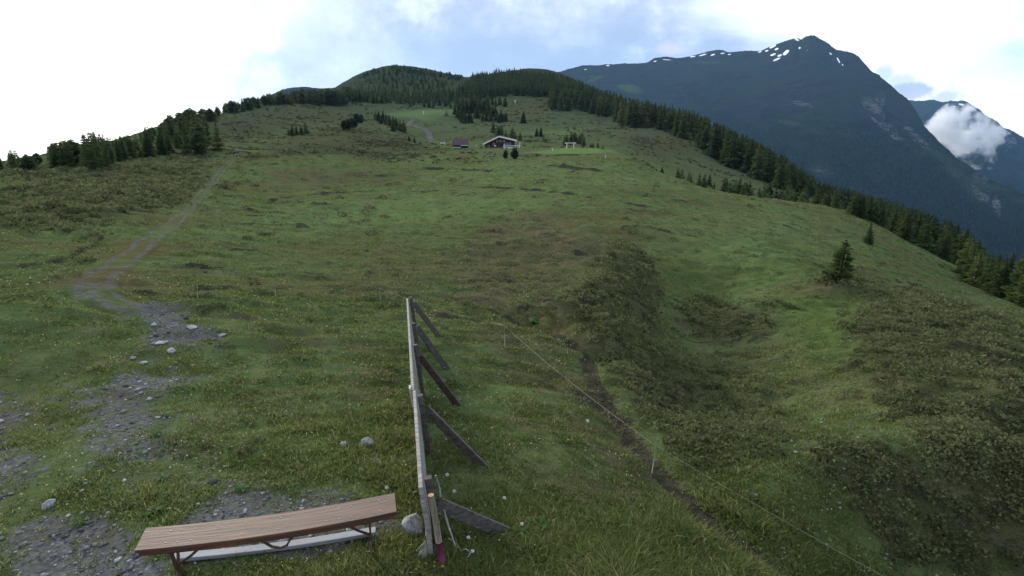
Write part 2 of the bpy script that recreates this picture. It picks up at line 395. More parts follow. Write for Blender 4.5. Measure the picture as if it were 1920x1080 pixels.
def build_rbf():
    n = len(ctl); cc = 0.10
    def ker(d2): return np.sqrt(d2+cc*cc)
    A = np.zeros((n+3, n+3)); d2 = (ctl[:, None, 0]-ctl[None, :, 0])**2 + (ctl[:, None, 1]-ctl[None, :, 1])**2
    A[:n, :n] = -ker(d2) + np.eye(n)*0.002
    P = np.c_[np.ones(n), ctl[:, 0], ctl[:, 1]]; A[:n, n:] = P; A[n:, :n] = P.T
    w = np.linalg.solve(A, np.r_[ctl[:, 2], 0, 0, 0])
    def f(th, s):
        th = th.ravel(); s = s.ravel(); out = np.empty(len(th))
        for i in range(0, len(th), 60000):
            a = th[i:i+60000]; b = s[i:i+60000]
            k = np.sqrt((a[:, None]-ctl[None, :, 0])**2 + (b[:, None]-ctl[None, :, 1])**2 + cc*cc)
            out[i:i+60000] = -k @ w[:n] + w[n] + w[n+1]*a + w[n+2]*b
        return out
    return f
rbf = build_rbf()

FINE = math.radians(63)
TH = np.concatenate([np.linspace(-FINE, FINE, 640), np.radians(np.arange(69, 297, 6))])
S = np.concatenate([np.linspace(math.log(1.5), math.log(3.0), 30)[:-1], np.linspace(math.log(3.0), math.log(1500), 780), np.linspace(math.log(1500), math.log(15000), 36)[1:]])
TT, SS = np.meshgrid(TH, S, indexing='ij')
RR = np.exp(SS)
def q_back(s):
    r = np.exp(s); return -np.where(r < 40, 3.6/r + 0.0*r, 0.09) - 0.22*sst(np.log(r), math.log(20), math.log(400)) + 0.20*sst(np.log(r), math.log(1500), math.log(9000))
def q_of(th, s):
    thw = (th+np.pi) % (2*np.pi) - np.pi
    smax = math.log(1300)
    q = rbf(np.clip(thw, -1.25, 1.25), np.minimum(s, smax)).reshape(np.shape(s))
    fade = sst(np.abs(thw), 1.05, 1.5)
    q = q*(1-fade) + q_back(s)*fade
    q = q*(1-sst(s, math.log(1300), math.log(2600))) + (-700/np.exp(s))*sst(s, math.log(1300), math.log(2600))
    return q
QQ = q_of(TT, SS)
XX, YY = np.sin(TT)*RR, np.cos(TT)*RR

# ground-cover zones: outlines digitised on the photo, laid on the land as (azimuth, log range)
def zgrid(s_, th_):  pass
def col_q(th):
    """base profile q(s) for one azimuth, interpolated between grid columns"""
    i = np.searchsorted(TH[:640], th)-1; i = int(np.clip(i, 0, 638)); f = (th-TH[i])/(TH[i+1]-TH[i]); return QQ[i]*(1-f)+QQ[i+1]*f
def hit_s(u, v, far=False):
    q, th = qth(u, v); col = col_q(th); up = col >= q
    k = np.argmax(up) if up.any() else None
    if far and up.any(): k = len(up)-1-np.argmax(up[::-1]);
    if k is None or k == 0:
        k = int(np.argmax(col[(S < math.log(1300))])) ; return th, S[k]
    f = (q-col[k-1])/(col[k]-col[k-1]+1e-12)
    return th, S[k-1] + np.clip(f, 0, 1)*(S[k]-S[k-1])
def poly_ts(pts):
    out = []
    n = len(pts)
    for i in range(n):
        (u0, v0), (u1, v1) = pts[i], pts[(i+1) % n]
        for k in range(3): out.append(hit_s(u0+(u1-u0)*k/3, v0+(v1-v0)*k/3))
    return np.array(out)
def sdf_poly(P, T, Sg):
    x, y = T, Sg; d = np.full(x.shape, 1e9); ins = np.zeros(x.shape, bool); n = len(P)
    for i in range(n):
        ax, ay = P[i]; bx, by = P[(i+1) % n]; ex, ey = bx-ax, by-ay
        wx, wy = x-ax, y-ay; tt = np.clip((wx*ex+wy*ey)/(ex*ex+ey*ey+1e-12), 0, 1)
        d = np.minimum(d, (wx-ex*tt)**2 + (wy-ey*tt)**2)
        c = (ay > y) != (by > y)
        with np.errstate(divide='ignore', invalid='ignore'):
            ins ^= c & (x < (bx-ax)*(y-ay)/(by-ay+1e-15)+ax)
    d = np.sqrt(d); return np.where(ins, -d, d)
def sdf_line(P, x, y):
    """distance in metres from a polyline of (x, y)"""
    d = np.full(x.shape, 1e18)
    for i in range(len(P)-1):
        ax, ay = P[i]; bx, by = P[i+1]; ex, ey = bx-ax, by-ay; wx, wy = x-ax, y-ay
        tt = np.clip((wx*ex+wy*ey)/(ex*ex+ey*ey+1e-12), 0, 1); d = np.minimum(d, (wx-ex*tt)**2+(wy-ey*tt)**2)
    return np.sqrt(d)
ZONES = {
 'heath': [
  ([(0, 318), (200, 312), (395, 285), (415, 318), (352, 385), (250, 405), (120, 440), (0, 440)], .10, .9),
  ([(430, 308), (540, 262), (600, 240), (700, 240), (790, 262), (850, 292), (700, 300), (600, 292), (520, 300)], .08, .9),
  ([(330, 275), (480, 215), (640, 190), (690, 225), (560, 240), (430, 268)], .10, .95),
  ([(1170, 468), (1222, 498), (1236, 560), (1225, 620), (1140, 690), (1080, 640), (1020, 590), (1060, 560), (1120, 520)], .03, 1.0),
  ([(1605, 590), (1700, 560), (1830, 585), (1930, 640), (1990, 800), (1990, 1080), (1700, 1080), (1600, 960), (1560, 840), (1640, 830), (1760, 900), (1700, 800), (1600, 700)], .05, .95),
  ([(1100, 670), (1200, 640), (1330, 670), (1480, 740), (1500, 790), (1400, 850), (1290, 860), (1190, 780)], .05, .62),
  ([(1290, 560), (1440, 580), (1480, 605), (1440, 645), (1320, 640), (1250, 600)], .06, .7),
  ([(1545, 520), (1600, 505), (1640, 540), (1630, 560), (1545, 560)], .03, .8),
  ([(1150, 255), (1270, 240), (1340, 285), (1250, 300), (1180, 285)], .06, .8),
  ([(880, 205), (1040, 185), (1040, 225), (960, 232)], .05, .7),
  ([(830, 262), (900, 250), (1000, 265), (910, 262)], .03, .8),
  ([(690, 230), (760, 205), (860, 192), (760, 200)], .03, .5),
  ([(1550, 840), (1640, 830), (1690, 870), (1600, 880)], .03, 1.0),
  ([(655, 170), (700, 130), (760, 125), (870, 150), (960, 135), (1080, 145), (1120, 170), (1000, 180), (860, 180), (760, 195)], .05, .55),
 ],
 'gravel': [
  ([(262, 600), (285, 566), (318, 566), (325, 590), (385, 625), (385, 638), (290, 650), (285, 620)], .06, .95),
  ([(130, 745), (240, 695), (360, 695), (380, 710), (290, 750), (330, 860), (210, 885), (150, 830)], .08, .78),
  ([(335, 985), (420, 925), (560, 918), (690, 945), (790, 985), (640, 1030), (350, 1050)], .06, .95),
  ([(30, 1000), (95, 955), (220, 965), (300, 1060), (310, 1120), (0, 1120)], .06, .9),
  ([(-40, 740), (30, 760), (50, 880), (0, 930), (-60, 900)], .08, .8),
  ([(153, 552), (180, 538), (215, 565), (200, 577)], .05, .9),
  ([(230, 590), (300, 640), (400, 700), (330, 760), (200, 760), (150, 700), (240, 660)], .10, .38),
  ([(180, 850), (360, 860), (620, 900), (420, 930), (240, 960), (90, 950)], .10, .40),
 ],
 'soil_shade': [
  ([(405, 640), (460, 648), (440, 690), (410, 692)], .06, .7),
  ([(60, 980), (200, 985), (290, 1100), (0, 1100)], .08, .5),
  ([(1060, 700), (1150, 740), (1200, 800), (1150, 800), (1080, 740)], .05, .8),
  ([(1190, 690), (1260, 740), (1330, 820), (1280, 800), (1200, 730)], .03, .9),
 ],
 'lush': [
  ([(1440, 560), (1610, 560), (1595, 640), (1570, 710), (1500, 660)], .05, 1.0),
  ([(1230, 480), (1420, 440), (1540, 470), (1520, 520), (1300, 560), (1240, 540)], .06, .6),
  ([(560, 800), (760, 760), (770, 1000), (950, 930), (1150, 1000), (1200, 1120), (500, 1120), (640, 1030), (760, 960), (700, 900)], .10, .9),
  ([(240, 930), (330, 920), (330, 990), (260, 980)], .05, .7),
  ([(500, 430), (760, 380), (960, 380), (900, 440), (600, 470)], .12, .35),
  ([(1380, 700), (1480, 900), (1600, 960), (1660, 1080), (1500, 1080), (1350, 900)], .08, .6),
 ],
 'dry': [
  ([(860, 450), (940, 400), (1030, 395), (1180, 470), (1130, 530), (1030, 590), (860, 570), (830, 500)], .08, .85),
  ([(600, 500), (860, 480), (860, 560), (700, 570), (560, 560)], .10, .6),
  ([(460, 320), (700, 310), (780, 330), (640, 355), (480, 360)], .10, .7),
  ([(860, 580), (1060, 620), (1100, 700), (1250, 890), (1180, 900), (1000, 740), (880, 700)], .08, .6),
  ([(1000, 860), (1250, 920), (1400, 1010), (1450, 1080), (1200, 1080), (1080, 960)], .08, .55),
  ([(640, 640), (750, 620), (760, 760), (660, 740)], .06, .55),
  ([(330, 700), (560, 640), (640, 700), (560, 860), (360, 860)], .12, .35),
 ],
 'bright': [
  ([(985, 287), (1060, 278), (1130, 277), (1165, 287), (1060, 290)], .012, 1.0),
  ([(1000, 300), (1230, 310), (1330, 360), (1180, 350), (1020, 330)], .06, .35),
  ([(720, 215), (800, 205), (860, 208), (800, 225)], .04, .75),
  ([(970, 250), (1060, 245), (1110, 240), (1040, 256)], .02, .5),
  ([(590, 425), (640, 425), (640, 448), (590, 448)], .05, .5),
  ([(400, 440), (620, 370), (820, 355), (1000, 350), (1100, 370), (900, 410), (640, 440)], .12, .60),
  ([(1200, 420), (1420, 385), (1560, 410), (1600, 470), (1400, 500), (1250, 480)], .08, .40),
  ([(780, 325), (960, 300), (1180, 305), (1300, 355), (1100, 350), (860, 350)], .08, .45),
 ],
}
def zone_values(T, Sg):
    X = np.sin(T)*np.exp(Sg); Y = np.cos(T)*np.exp(Sg)
    wob = fbm(T*14, Sg*14, 4, 5)*0.05 + fbm(T*60, Sg*60, 3, 8)*0.02
    res = {}
    for k, lst in ZONES.items():
        acc = np.zeros(T.shape)
        for pts, soft, amp in lst:
            P = ZP[id(pts)]
            lo = P.min(0)-soft*2-.1; hi = P.max(0)+soft*2+.1
            msk = (T > lo[0]) & (T < hi[0]) & (Sg > lo[1]) & (Sg < hi[1])
            if not msk.any(): continue
            d = sdf_poly(P, T[msk], Sg[msk]) + wob[msk]*min(1, soft*14)
            acc[msk] = np.maximum(acc[msk], amp*sst(-d, -soft, soft))
        res[k] = acc
    return res
ZP = {id(p): poly_ts(p) for lst in ZONES.values() for p, _s, _a in lst}
ZV = zone_values(TT, SS)

def ts_xy(t): return (math.sin(t[0])*math.exp(t[1]), math.cos(t[0])*math.exp(t[1]))
FOOTPATH = [ts_xy(hit_s(u, v)) for u, v in [(850, 556), (900, 568), (960, 590), (1040, 624), (1100, 655), (1110, 700), (1150, 760), (1200, 830), (1260, 895), (1350, 965), (1440, 1030), (1530, 1090)]]
dpath = sdf_line(FOOTPATH, XX, YY) + fbm(XX*1.5, YY*1.5, 3, 3)*0.18
near_path = (RR < 40)
ZV['soil_shade'] = np.maximum(ZV['soil_shade'], np.where(near_path, sst(-dpath, -0.30, -0.04)*0.75, 0))
GULLY = [ts_xy(hit_s(u, v)) for u, v in [(1110, 660), (1200, 715), (1270, 790), (1330, 850), (1420, 930), (1560, 1060)]]
dgul = sdf_line(GULLY, XX, YY)
BANKS = [([(0, 507), (130, 492), (250, 432), (330, 388), (380, 350)], .55, .5), ([(470, 382), (600, 363), (700, 355), (790, 349)], .5, .5), ([(750, 318), (830, 317), (930, 320), (1010, 329)], .9, .8), ([(860, 350), (960, 352), (1080, 362), (1150, 376), (1240, 389)], .6, .6),
         ([(440, 312), (500, 292), (560, 284), (640, 292)], .8, .8), ([(0, 442), (150, 402), (260, 380)], .5, .5), ([(940, 293), (1000, 294), (1060, 292), (1150, 291)], 1.0, .9), ([(600, 255), (700, 270), (760, 285)], .9, .9), ([(830, 240), (900, 243), (980, 246)], 1.0, 1.2), ([(1150, 300), (1230, 322), (1300, 350)], .8, .7), ([(330, 545), (520, 540), (740, 548)], .22, .25), ([(1000, 310), (1100, 318), (1200, 335)], .7, .7), ([(640, 325), (720, 332), (800, 330)], .7, .6), ([(1560, 470), (1600, 500), (1680, 525)], .5, .4), ([(1480, 590), (1440, 640), (1380, 660)], .4, .5), ([(1690, 560), (1780, 580), (1850, 610)], .4, .5), ([(390, 240), (480, 232), (560, 236)], 1.2, 1.2), ([(960, 262), (1050, 258), (1120, 262)], 1.0, 1.0)]
bank_d = np.zeros_like(XX); bank_shade = np.zeros_like(XX)
for pts_, hgt, wid in BANKS:
    P_ = [ts_xy(hit_s(u, v)) for u, v in pts_]; rm = np.mean([math.hypot(*p) for p in P_]); kf = 1+1.3*float(sst(rm, 40, 110)); hgt *= 1.15*kf; wid *= kf; rm = np.mean([math.hypot(*p) for p in P_]); mk = (RR > rm*.5) & (RR < rm*2)
    # an eroded step: the ground beyond the line stands higher, the shadow line on its near face is painted in as dark earth
    lt = np.array([math.atan2(*p) for p in P_]); lr = np.array([math.hypot(*p) for p in P_]); o_ = np.argsort(lt); tm = TT[mk]
    line_r = np.interp(tm, lt[o_], lr[o_])+fbm(XX[mk]/(wid*7), YY[mk]/(wid*7), 3, 7)*wid*2.2
    sg_ = RR[mk]-line_r; edge = sst(tm, lt.min()-.004, lt.min()+.03)*(1-sst(tm, lt.max()-.03, lt.max()+.004))
    am = edge*np.clip(.75+fbm(XX[mk]/(wid*9), YY[mk]/(wid*9), 2, 19)*1.5, 0, 1.15); fw = .5+.007*rm
    bank_d[mk] += .17*hgt*am*sst(sg_, -fw*.5, fw*.5)*np.exp(-np.maximum(sg_, 0)/(7*wid))-.06*hgt*am*np.exp(-((sg_+fw)/(1.5*fw))**2)
    bank_shade[mk] = np.maximum(bank_shade[mk], am*np.exp(-((sg_-.1*fw)/(.6*fw))**2)*np.clip(.72+1.1*fbm(XX[mk]/(wid*1.6), YY[mk]/(wid*1.6), 3, 23), 0, 1))
ZV['soil_shade'] = np.maximum(ZV['soil_shade'], bank_shade)

def bumps(x, y, r, zv):
    """small relief: tussocks, cattle steps, heather hummocks"""
    heath, gravel, dry, soil_shade = zv['heath'], zv['gravel'], zv['dry'], zv['soil_shade']
    near = sst(r, 2.5, 12)
    d = 0.30*fbm(x/9, y/9, 3, 21)*sst(r, 8, 40)
    t1 = pnoise(x/0.9+0.3*pnoise(x/2, y/2, 4), y/0.55, 31); t2 = fbm(x/2.6, y/1.5, 3, 41)
    d = d + (0.085*np.sign(t1)*np.abs(t1)**.8*sst(r, 3, 14) + 0.19*t2*near)*(0.6+0.7*dry)
    hb = 1-np.abs(fbm(x/1.5, y/1.5, 3, 51))*2.2; hb2 = 1-np.abs(fbm(x/4.2, y/3.4, 3, 61))*2.2
    d = d + heath*(0.22*hb*sst(r, 4, 16) + 0.40*hb2*sst(r, 8, 40))
    d = d + sst(r, 18, 60)*(0.38*fbm(x/6.5, y/4.5, 3, 111)-0.10)*(1-0.5*sst(r, 300, 600))
    d = d + sst(r, 60, 300)*(0.8*fbm(x/14, y/7, 3, 71) + 1.6*fbm(x/45, y/30, 4, 81)*sst(r, 150, 600))
    d = d - 0.05*soil_shade - gravel*0.03*near
    return d
def steps(x, y, r, lam, h, r0, r1, sd):
    ph = (y+.22*x)/lam+1.7*fbm(x/(lam*1.8), y/(lam*1.8), 3, sd); fr = ph-np.floor(ph)
    patch = np.clip(fbm(x/(lam*2.6), y/(lam*1.2), 3, sd+10)*2.4+.22, 0, 1)*sst(r, r0, r0*1.8)*(1-sst(r, r1, r1*1.6))
    return h*np.where(fr < .17, fr/.17, (1-fr)/.83)*patch, np.where(fr < .2, 1, 0)*patch
s1, m1 = steps(XX, YY, RR, 1.5, .17, 9, 45, 151); s2, m2 = steps(XX, YY, RR, 3.0, .27, 26, 130, 171); s3, m3 = steps(XX, YY, RR, 8.0, .5, 100, 420, 191)
CALM = np.zeros_like(XX)
for u_, v_, rad_ in ((940, 277, 26), (1020, 283, 24), (1060, 284, 24), (1110, 283, 22), (863, 277, 16)):
    cx_, cy_ = ts_xy(hit_s(u_, v_)); CALM = np.maximum(CALM, np.exp(-(np.hypot(XX-cx_, YY-cy_)/rad_)**4))
DD = (bumps(XX, YY, RR, ZV)+(s1+s2+s3)*(1-ZV['gravel']))*(1-.93*CALM)
ZV['soil_shade'] = np.maximum(ZV['soil_shade'], np.maximum(np.maximum(m1*.62, m2*.66), m3*.5)*(1-CALM)*(1-ZV['lush']*.6)*(1-ZV['gravel']))  # step faces: exposed earth, coloured darker to read as shaded dashes
DD = DD - np.where(RR < 40, 0.16*np.exp(-(dpath/0.45)**2) , 0) - np.where(RR < 30, 0.14*np.exp(-(dgul/0.35)**2), 0)
DD = DD + bank_d
DD *= (np.abs((TT+np.pi) % (2*np.pi)-np.pi) < 1.4)
ZZ = QQ*RR + DD
# the little level pitch where the bench stands, and a level shelf under the chalet
NT_ = 640
def H(x, y):
    x = np.asarray(x, float); y = np.asarray(y, float)
    th = np.arctan2(x, y); s = np.log(np.hypot(x, y))
    i = np.clip(((th+FINE)/(2*FINE)*(NT_-1)).astype(int), 0, NT_-2); fi = (th-TH[i])/(TH[i+1]-TH[i])
    j = np.clip(np.searchsorted(S, s)-1, 0, len(S)-2); fj = (s-S[j])/(S[j+1]-S[j])
    return ZZ[i, j]*(1-fi)*(1-fj)+ZZ[i+1, j]*fi*(1-fj)+ZZ[i, j+1]*(1-fi)*fj+ZZ[i+1, j+1]*fi*fj
def hit(u, v):
    """first point of the land seen at a photo pixel"""
    q, th = qth(u, v)
    i = int(np.clip((th+FINE)/(2*FINE)*(NT_-1), 0, NT_-2)); f = (th-TH[i])/(TH[i+1]-TH[i])
    col = (ZZ[i]*(1-f)+ZZ[i+1]*f)/np.exp(S); up = (col >= q) & (S < math.log(1450))
    if not up.any(): k = int(np.argmax(np.where(S < math.log(1450), col, -9))); s = S[k]
    else:
        k = max(1, int(np.argmax(up))); g = (q-col[k-1])/(col[k]-col[k-1]+1e-12); s = S[k-1]+np.clip(g, 0, 1)*(S[k]-S[k-1])
    r = math.exp(s); x, y = math.sin(th)*r, math.cos(th)*r
    return Vector((x, y, float(H(x, y))))
def depth(p): return p.y*CP - p.z*SP
def px_m(p): return depth(p)/FPX          # metres per photo pixel at a point

def build_ground():
    nt, ns = TT.shape
    V = np.stack([XX, YY, ZZ], -1).reshape(-1, 3)
    idx = np.arange(nt*ns).reshape(nt, ns)
    a = idx; b = np.roll(idx, -1, 0)
    F = np.stack([a[:, :-1], a[:, 1:], b[:, 1:], b[:, :-1]], -1).reshape(-1, 4)
    V = np.vstack([V, [[0, 0, -3.4]]]); c = len(V)-1
    me = np_mesh('ground', V, F, True)
    # close the middle under the mast
    z = np.stack([ZV['heath'], ZV['gravel'], ZV['soil_shade'], ZV['lush']], -1).reshape(-1, 4); z = np.vstack([z, [[0, .3, 0, .3]]])
    z2 = np.stack([ZV['dry'], ZV['bright'], sst(RR, 100, 450), sst(RR, 480, 800)], -1).reshape(-1, 4); z2 = np.vstack([z2, [[0, 0, 0, 0]]])
    pt_attr(me, 'zone', z); pt_attr(me, 'zone2', z2)
    o = link('ground', me, MG); tag(o, 'hummocky alpine meadow with heath and gravel patches', None, None, 'structure')
    return o
MG = ground_material()
ground = build_ground()

# ------------------------------------------------------------------ tracks
def ribbon(name, pts, width, prof, lift, label):
    """a strip that follows the land; prof(x) -> (heath, gravel, soil, lush, dz) for x in -1..1 across"""
    P = []
    for i in range(len(pts)-1):
        for k in range(14): P.append(tuple(pts[i][c]+(pts[i+1][c]-pts[i][c])*k/14 for c in (0, 1)))
    P.append(pts[-1]); P = np.array(P)
    for _ in range(14): P[1:-1] = (P[:-2]+P[1:-1]*2+P[2:])/4
    T = np.gradient(P, axis=0); T /= np.linalg.norm(T, axis=1)[:, None]; Nn = np.c_[T[:, 1], -T[:, 0]]
    xs = np.linspace(-1, 1, 17); V = []; Zc = []; Z2 = []
    for i in range(len(P)):
        for x in xs:
            wv = width*(1+0.12*float(pnoise(i*0.23, 7.7, 2)))*(1+.7*float(sst(math.hypot(P[i][0], P[i][1]), 60, 170)))
            p = P[i]+Nn[i]*x*wv/2; h, g, s, l, dz = prof(x)
            z = float(H(p[0], p[1]))
            en = min(1, i/10, (len(P)-1-i)/10); V.append((p[0], p[1], z+lift*en*(1-abs(x)**6)-0.05*max(abs(x)**6, 1-en)+dz)); zz = zone_pt(p[0], p[1]); Zc.append((zz[0], max(zz[1], g), max(zz[2], s), zz[3])); Z2.append((zz[4], zz[5], zz[6], zz[7]))
    n = len(xs); idx = np.arange(len(V)).reshape(-1, n)
    F = np.stack([idx[:-1, :-1], idx[:-1, 1:], idx[1:, 1:], idx[1:, :-1]], -1).reshape(-1, 4)
    me = np_mesh(name, V, F, True); pt_attr(me, 'zone', Zc); pt_attr(me, 'zone2', Z2)
    return tag(link(name, me, MG), label, None, None, 'structure')
def zone_pt(x, y):
    th = math.atan2(x, y); r = math.hypot(x, y); i = int(np.clip(round((th+FINE)/(2*FINE)*(NT_-1)), 0, NT_-1)); j = int(np.clip(np.searchsorted(S, math.log(r)), 0, len(S)-1))
    return [float(ZV[k][i, j]) for k in ('heath', 'gravel', 'soil_shade', 'lush', 'dry', 'bright')]+[float(sst(r, 100, 450)), float(sst(r, 480, 800))]
def rut(x):
    r = max(math.exp(-((x-0.5)/0.19)**2), math.exp(-((x+0.5)/0.19)**2))
    return (0, 0.66*r, 0.45*r, 0, 0)
tr = [ts_xy(hit_s(u, v)) for u, v in [(285, 592), (235, 578), (190, 562), (172, 548), (205, 512), (262, 470), (318, 428), (362, 386), (392, 352), (412, 325), (432, 305), (446, 290), (450, 281), (436, 277)]]
ribbon('dirt_track', tr, 1.15, rut, 0.085, 'two-rut dirt track climbing to the left hillside')
rd = [ts_xy(hit_s(u, v)) for u, v in [(812, 266), (806, 252), (797, 243), (780, 238), (766, 235), (770, 229), (776, 224)]]
def paved(x):
    e = 1 if abs(x) < 0.82 else 0.2
    return (0, 1.0*e, 0.0, 0, 0)
ribbon('gravel_road', rd, 2.1, paved, 0.25, 'pale gravel road winding up behind the barn')

# ------------------------------------------------------------------ far mountains
def mountain_material():
    m, nt, b = new_mat('mountain_slopes', 1.0, 0.0); t = NT(nt); P = t.pos()
    z = t.attr('zone'); sp = t.n('ShaderNodeSeparateColor'); t.L(z.outputs['Color'], sp.inputs[0]); snow, cliff, forest = sp.outputs; mead = z.outputs['Alpha']
    n1 = t.noise(0.012, 6, 0.65, P, (1, 1, 0.5)); n2 = t.noise(0.003, 5, 0.6, P, off=5); n3 = t.noise(0.05, 4, 0.7, P)
    alp = t.mix(t.step(n1, 0.35, 0.65), (0.013, 0.014, 0.013), (0.028, 0.028, 0.024)); alp = t.mix(t.step(n2, 0.4, 0.62), alp, (0.019, 0.027, 0.014))
    fo = t.mix(t.step(n3, 0.35, 0.65), (0.007, 0.011, 0.008), (0.017, 0.024, 0.013)); fo = t.mix(t.step(n2, 0.52, 0.66), fo, (0.024, 0.033, 0.016))
    c = t.mix(t.step(t.m('ADD', forest, t.m('MULTIPLY', t.m('SUBTRACT', n1, 0.5), 0.9)), 0.3, 0.7), alp, fo)
    c = t.mix(t.m('MULTIPLY', mead, 0.8), c, (0.06, 0.085, 0.03))
    c = t.mix(t.step(t.m('ADD', cliff, t.m('MULTIPLY', t.m('SUBTRACT', t.m('MULTIPLY', t.m('ADD', n3, n1), .5), 0.5), 2.6)), 0.55, 0.95), c, t.mix(n1, (0.05, 0.05, 0.048), (0.125, 0.122, 0.12)))
    c = t.mix(t.step(t.m('ADD', snow, t.m('MULTIPLY', t.m('MULTIPLY', snow, t.m('SUBTRACT', t.noise(0.040, 5, .75, P, (1, 1, 2.2), 31), 0.5)), 3.2)), 0.45, 0.6), c, (0.86, 0.88, 0.92))
    t.L(c, b.inputs['Base Color']); t.bump(t.m('ADD', n1, t.m('MULTIPLY', n3, 0.4)), 1.0, 25, b)
    return m
MM = mountain_material()
def mountain(name, sky, r0, zb, nu, nv, seed, label, marks, rough=55, power=1.0):
    sky = np.array(sky, float); us = np.linspace(sky[0, 0], sky[-1, 0], nu)
    vs = np.interp(us, sky[:, 0], sky[:, 1]); Rs = np.interp(us, sky[:, 0], sky[:, 2])
    def smooth(v_, n_):
        p_ = np.pad(v_, n_, mode='edge'); return np.convolve(np.convolve(p_, np.ones(n_)/n_, 'same'), np.ones(n_)/n_, 'same')[n_:-n_]
    Rs = smooth(Rs, max(9, nu//18))
    x = (us-960)/FPX; y = -(vs-540)/FPX; ry = CP+y*SP; rz = -SP+y*CP
    q = rz/np.hypot(x, ry); th = np.arctan2(x, ry)
    t = np.concatenate([np.linspace(0, 0.55, int(nv*.35))[:-1], np.linspace(0.55, 1, int(nv*.55)), np.linspace(1, 1.6, int(nv*.1)+4)[1:]])
    Tm, A = np.meshgrid(t, th, indexing='xy'); zs = (q*Rs)[:, None]; R2 = Rs[:, None]
    r = r0+(R2-r0)*Tm
    zsm = smooth(q*Rs, max(9, nu//9))[:, None]; wq = np.clip(Tm, 0, 1)**7
    z = np.where(Tm <= 1, zb+(zs*wq+zsm*(1-wq)-zb)*Tm**power, zs-(Tm-1)*(R2-r0)*0.7)
    X = np.sin(A)*r; Y = np.cos(A)*r
    env = np.where(Tm < 1, np.clip((1-Tm)*3.0, 0.05, 1), 0.3)
    rid = 1-np.abs(fbm(X/820+.4*fbm(X/300, Y/300, 3, seed), Y/820, 4, seed+1))*2.4
    z = z+rough*env*(rid-0.6)+rough*1.1*env*fbm(X/420, Y/420, 5, seed+2)
    z = z+np.where(Tm <= 1, 6*fbm(A*260, r*0, 3, seed+9)*np.clip((Tm-.9)*10, 0, 1), 0)
    V = np.stack([X, Y, z], -1).reshape(-1, 3); idx = np.arange(V.shape[0]).reshape(X.shape)
    F = np.stack([idx[:-1, :-1], idx[1:, :-1], idx[1:, 1:], idx[:-1, 1:]], -1).reshape(-1, 4)
    me = np_mesh(name, V, F, True)
    U, Vv = proj(X, Y, z)
    zone = np.zeros(X.shape+(4,)); wob = fbm(X/220, z/120, 4, seed+4)
    for kind, u, v, ru, rv, ang, s in marks:
        ca, sa = math.cos(math.radians(ang)), math.sin(math.radians(ang))
        dx, dy = U-u, Vv-v; a = (dx*ca+dy*sa)/ru; b_ = (-dx*sa+dy*ca)/rv
        ss_ = 1.35 if kind == 0 else 1.0; d = np.sqrt(a*a+b_*b_)*ss_+wob*(0.9 if kind == 0 else 0.6)
        zone[..., kind] = np.maximum(zone[..., kind], s*sst(-d, -1.35, -0.6)*(Tm <= 1.02))
    line = np.interp(U, [1000, 1150, 1300, 1450, 1600, 1750, 2000], [190, 190, 205, 215, 220, 240, 250])
    zone[..., 2] = sst(Vv-line+wob*60, -40, 50)
    pt_attr(me, 'zone', zone.reshape(-1, 4))
    o = link(name, me, MM); tag(o, label, None, None, 'structure')
    return X, Y, z, U, Vv, Tm
SNOW, CLIFF, FOREST, MEADOW = 0, 1, 2, 3
main_marks = [(SNOW, 1448, 88, 9, 2, -25, 1), (SNOW, 1438, 95, 6, 2, -20, 1), (SNOW, 1456, 92, 6, 3, -20, 1), (SNOW, 1450, 102, 6, 2, -20, 1), (SNOW, 1474, 98, 9, 4, -40, 1), (SNOW, 1462, 104, 5, 2, -20, 1),
 (SNOW, 1455, 112, 10, 2, -25, 1), (SNOW, 1493, 73, 6, 2.5, 35, 1), (SNOW, 1499, 90, 4, 3, -30, 1), (SNOW, 1557, 100, 4, 1.8, 50, 1), (SNOW, 1572, 113, 7, 1.8, 62, 1), (SNOW, 1580, 122, 4, 1.5, 60, .8), (SNOW, 1513, 94, 3, 1.5, 0, .7),
 (SNOW, 1318, 103, 15, 1.8, -14, 1), (SNOW, 1336, 103, 7, 2, -20, 1), (SNOW, 1300, 106, 8, 1.5, -10, 1), (SNOW, 1355, 100, 6, 1.6, -8, .9), (SNOW, 1368, 102, 5, 1.5, -6, .8), (SNOW, 1228, 115, 5, 1.6, -15, 1), (SNOW, 1250, 112, 16, 1.5, 4, .8), (SNOW, 1140, 123, 4, 1.4, 0, .9), (SNOW, 1098, 130, 5, 1.2, 0, .7), (SNOW, 1425, 97, 5, 1.4, -12, .9),
 (CLIFF, 1640, 205, 40, 14, 40, .8), (CLIFF, 1665, 240, 50, 12, 38, .75), (CLIFF, 1720, 260, 45, 10, 45, .7), (CLIFF, 1505, 195, 26, 6, 12, .7), (CLIFF, 1840, 350, 18, 45, -10, .7), (CLIFF, 1870, 390, 10, 34, -8, .75), (CLIFF, 1720, 355, 30, 8, 10, .65), (CLIFF, 1650, 190, 12, 22, 0, .7), (CLIFF, 1480, 162, 22, 3, 6, .5), (CLIFF, 1112, 140, 16, 3, -40, .55), (CLIFF, 1790, 330, 4, 14, 0, .7), (CLIFF, 1540, 320, 26, 4, 15, .8),
 (MEADOW, 1180, 165, 24, 8, 10, .9), (MEADOW, 1115, 148, 16, 4, -20, .8), (MEADOW, 1480, 230, 34, 5, 12, .5), (MEADOW, 1330, 117, 30, 3, 0, .5), (MEADOW, 1530, 245, 30, 5, 10, .4)]
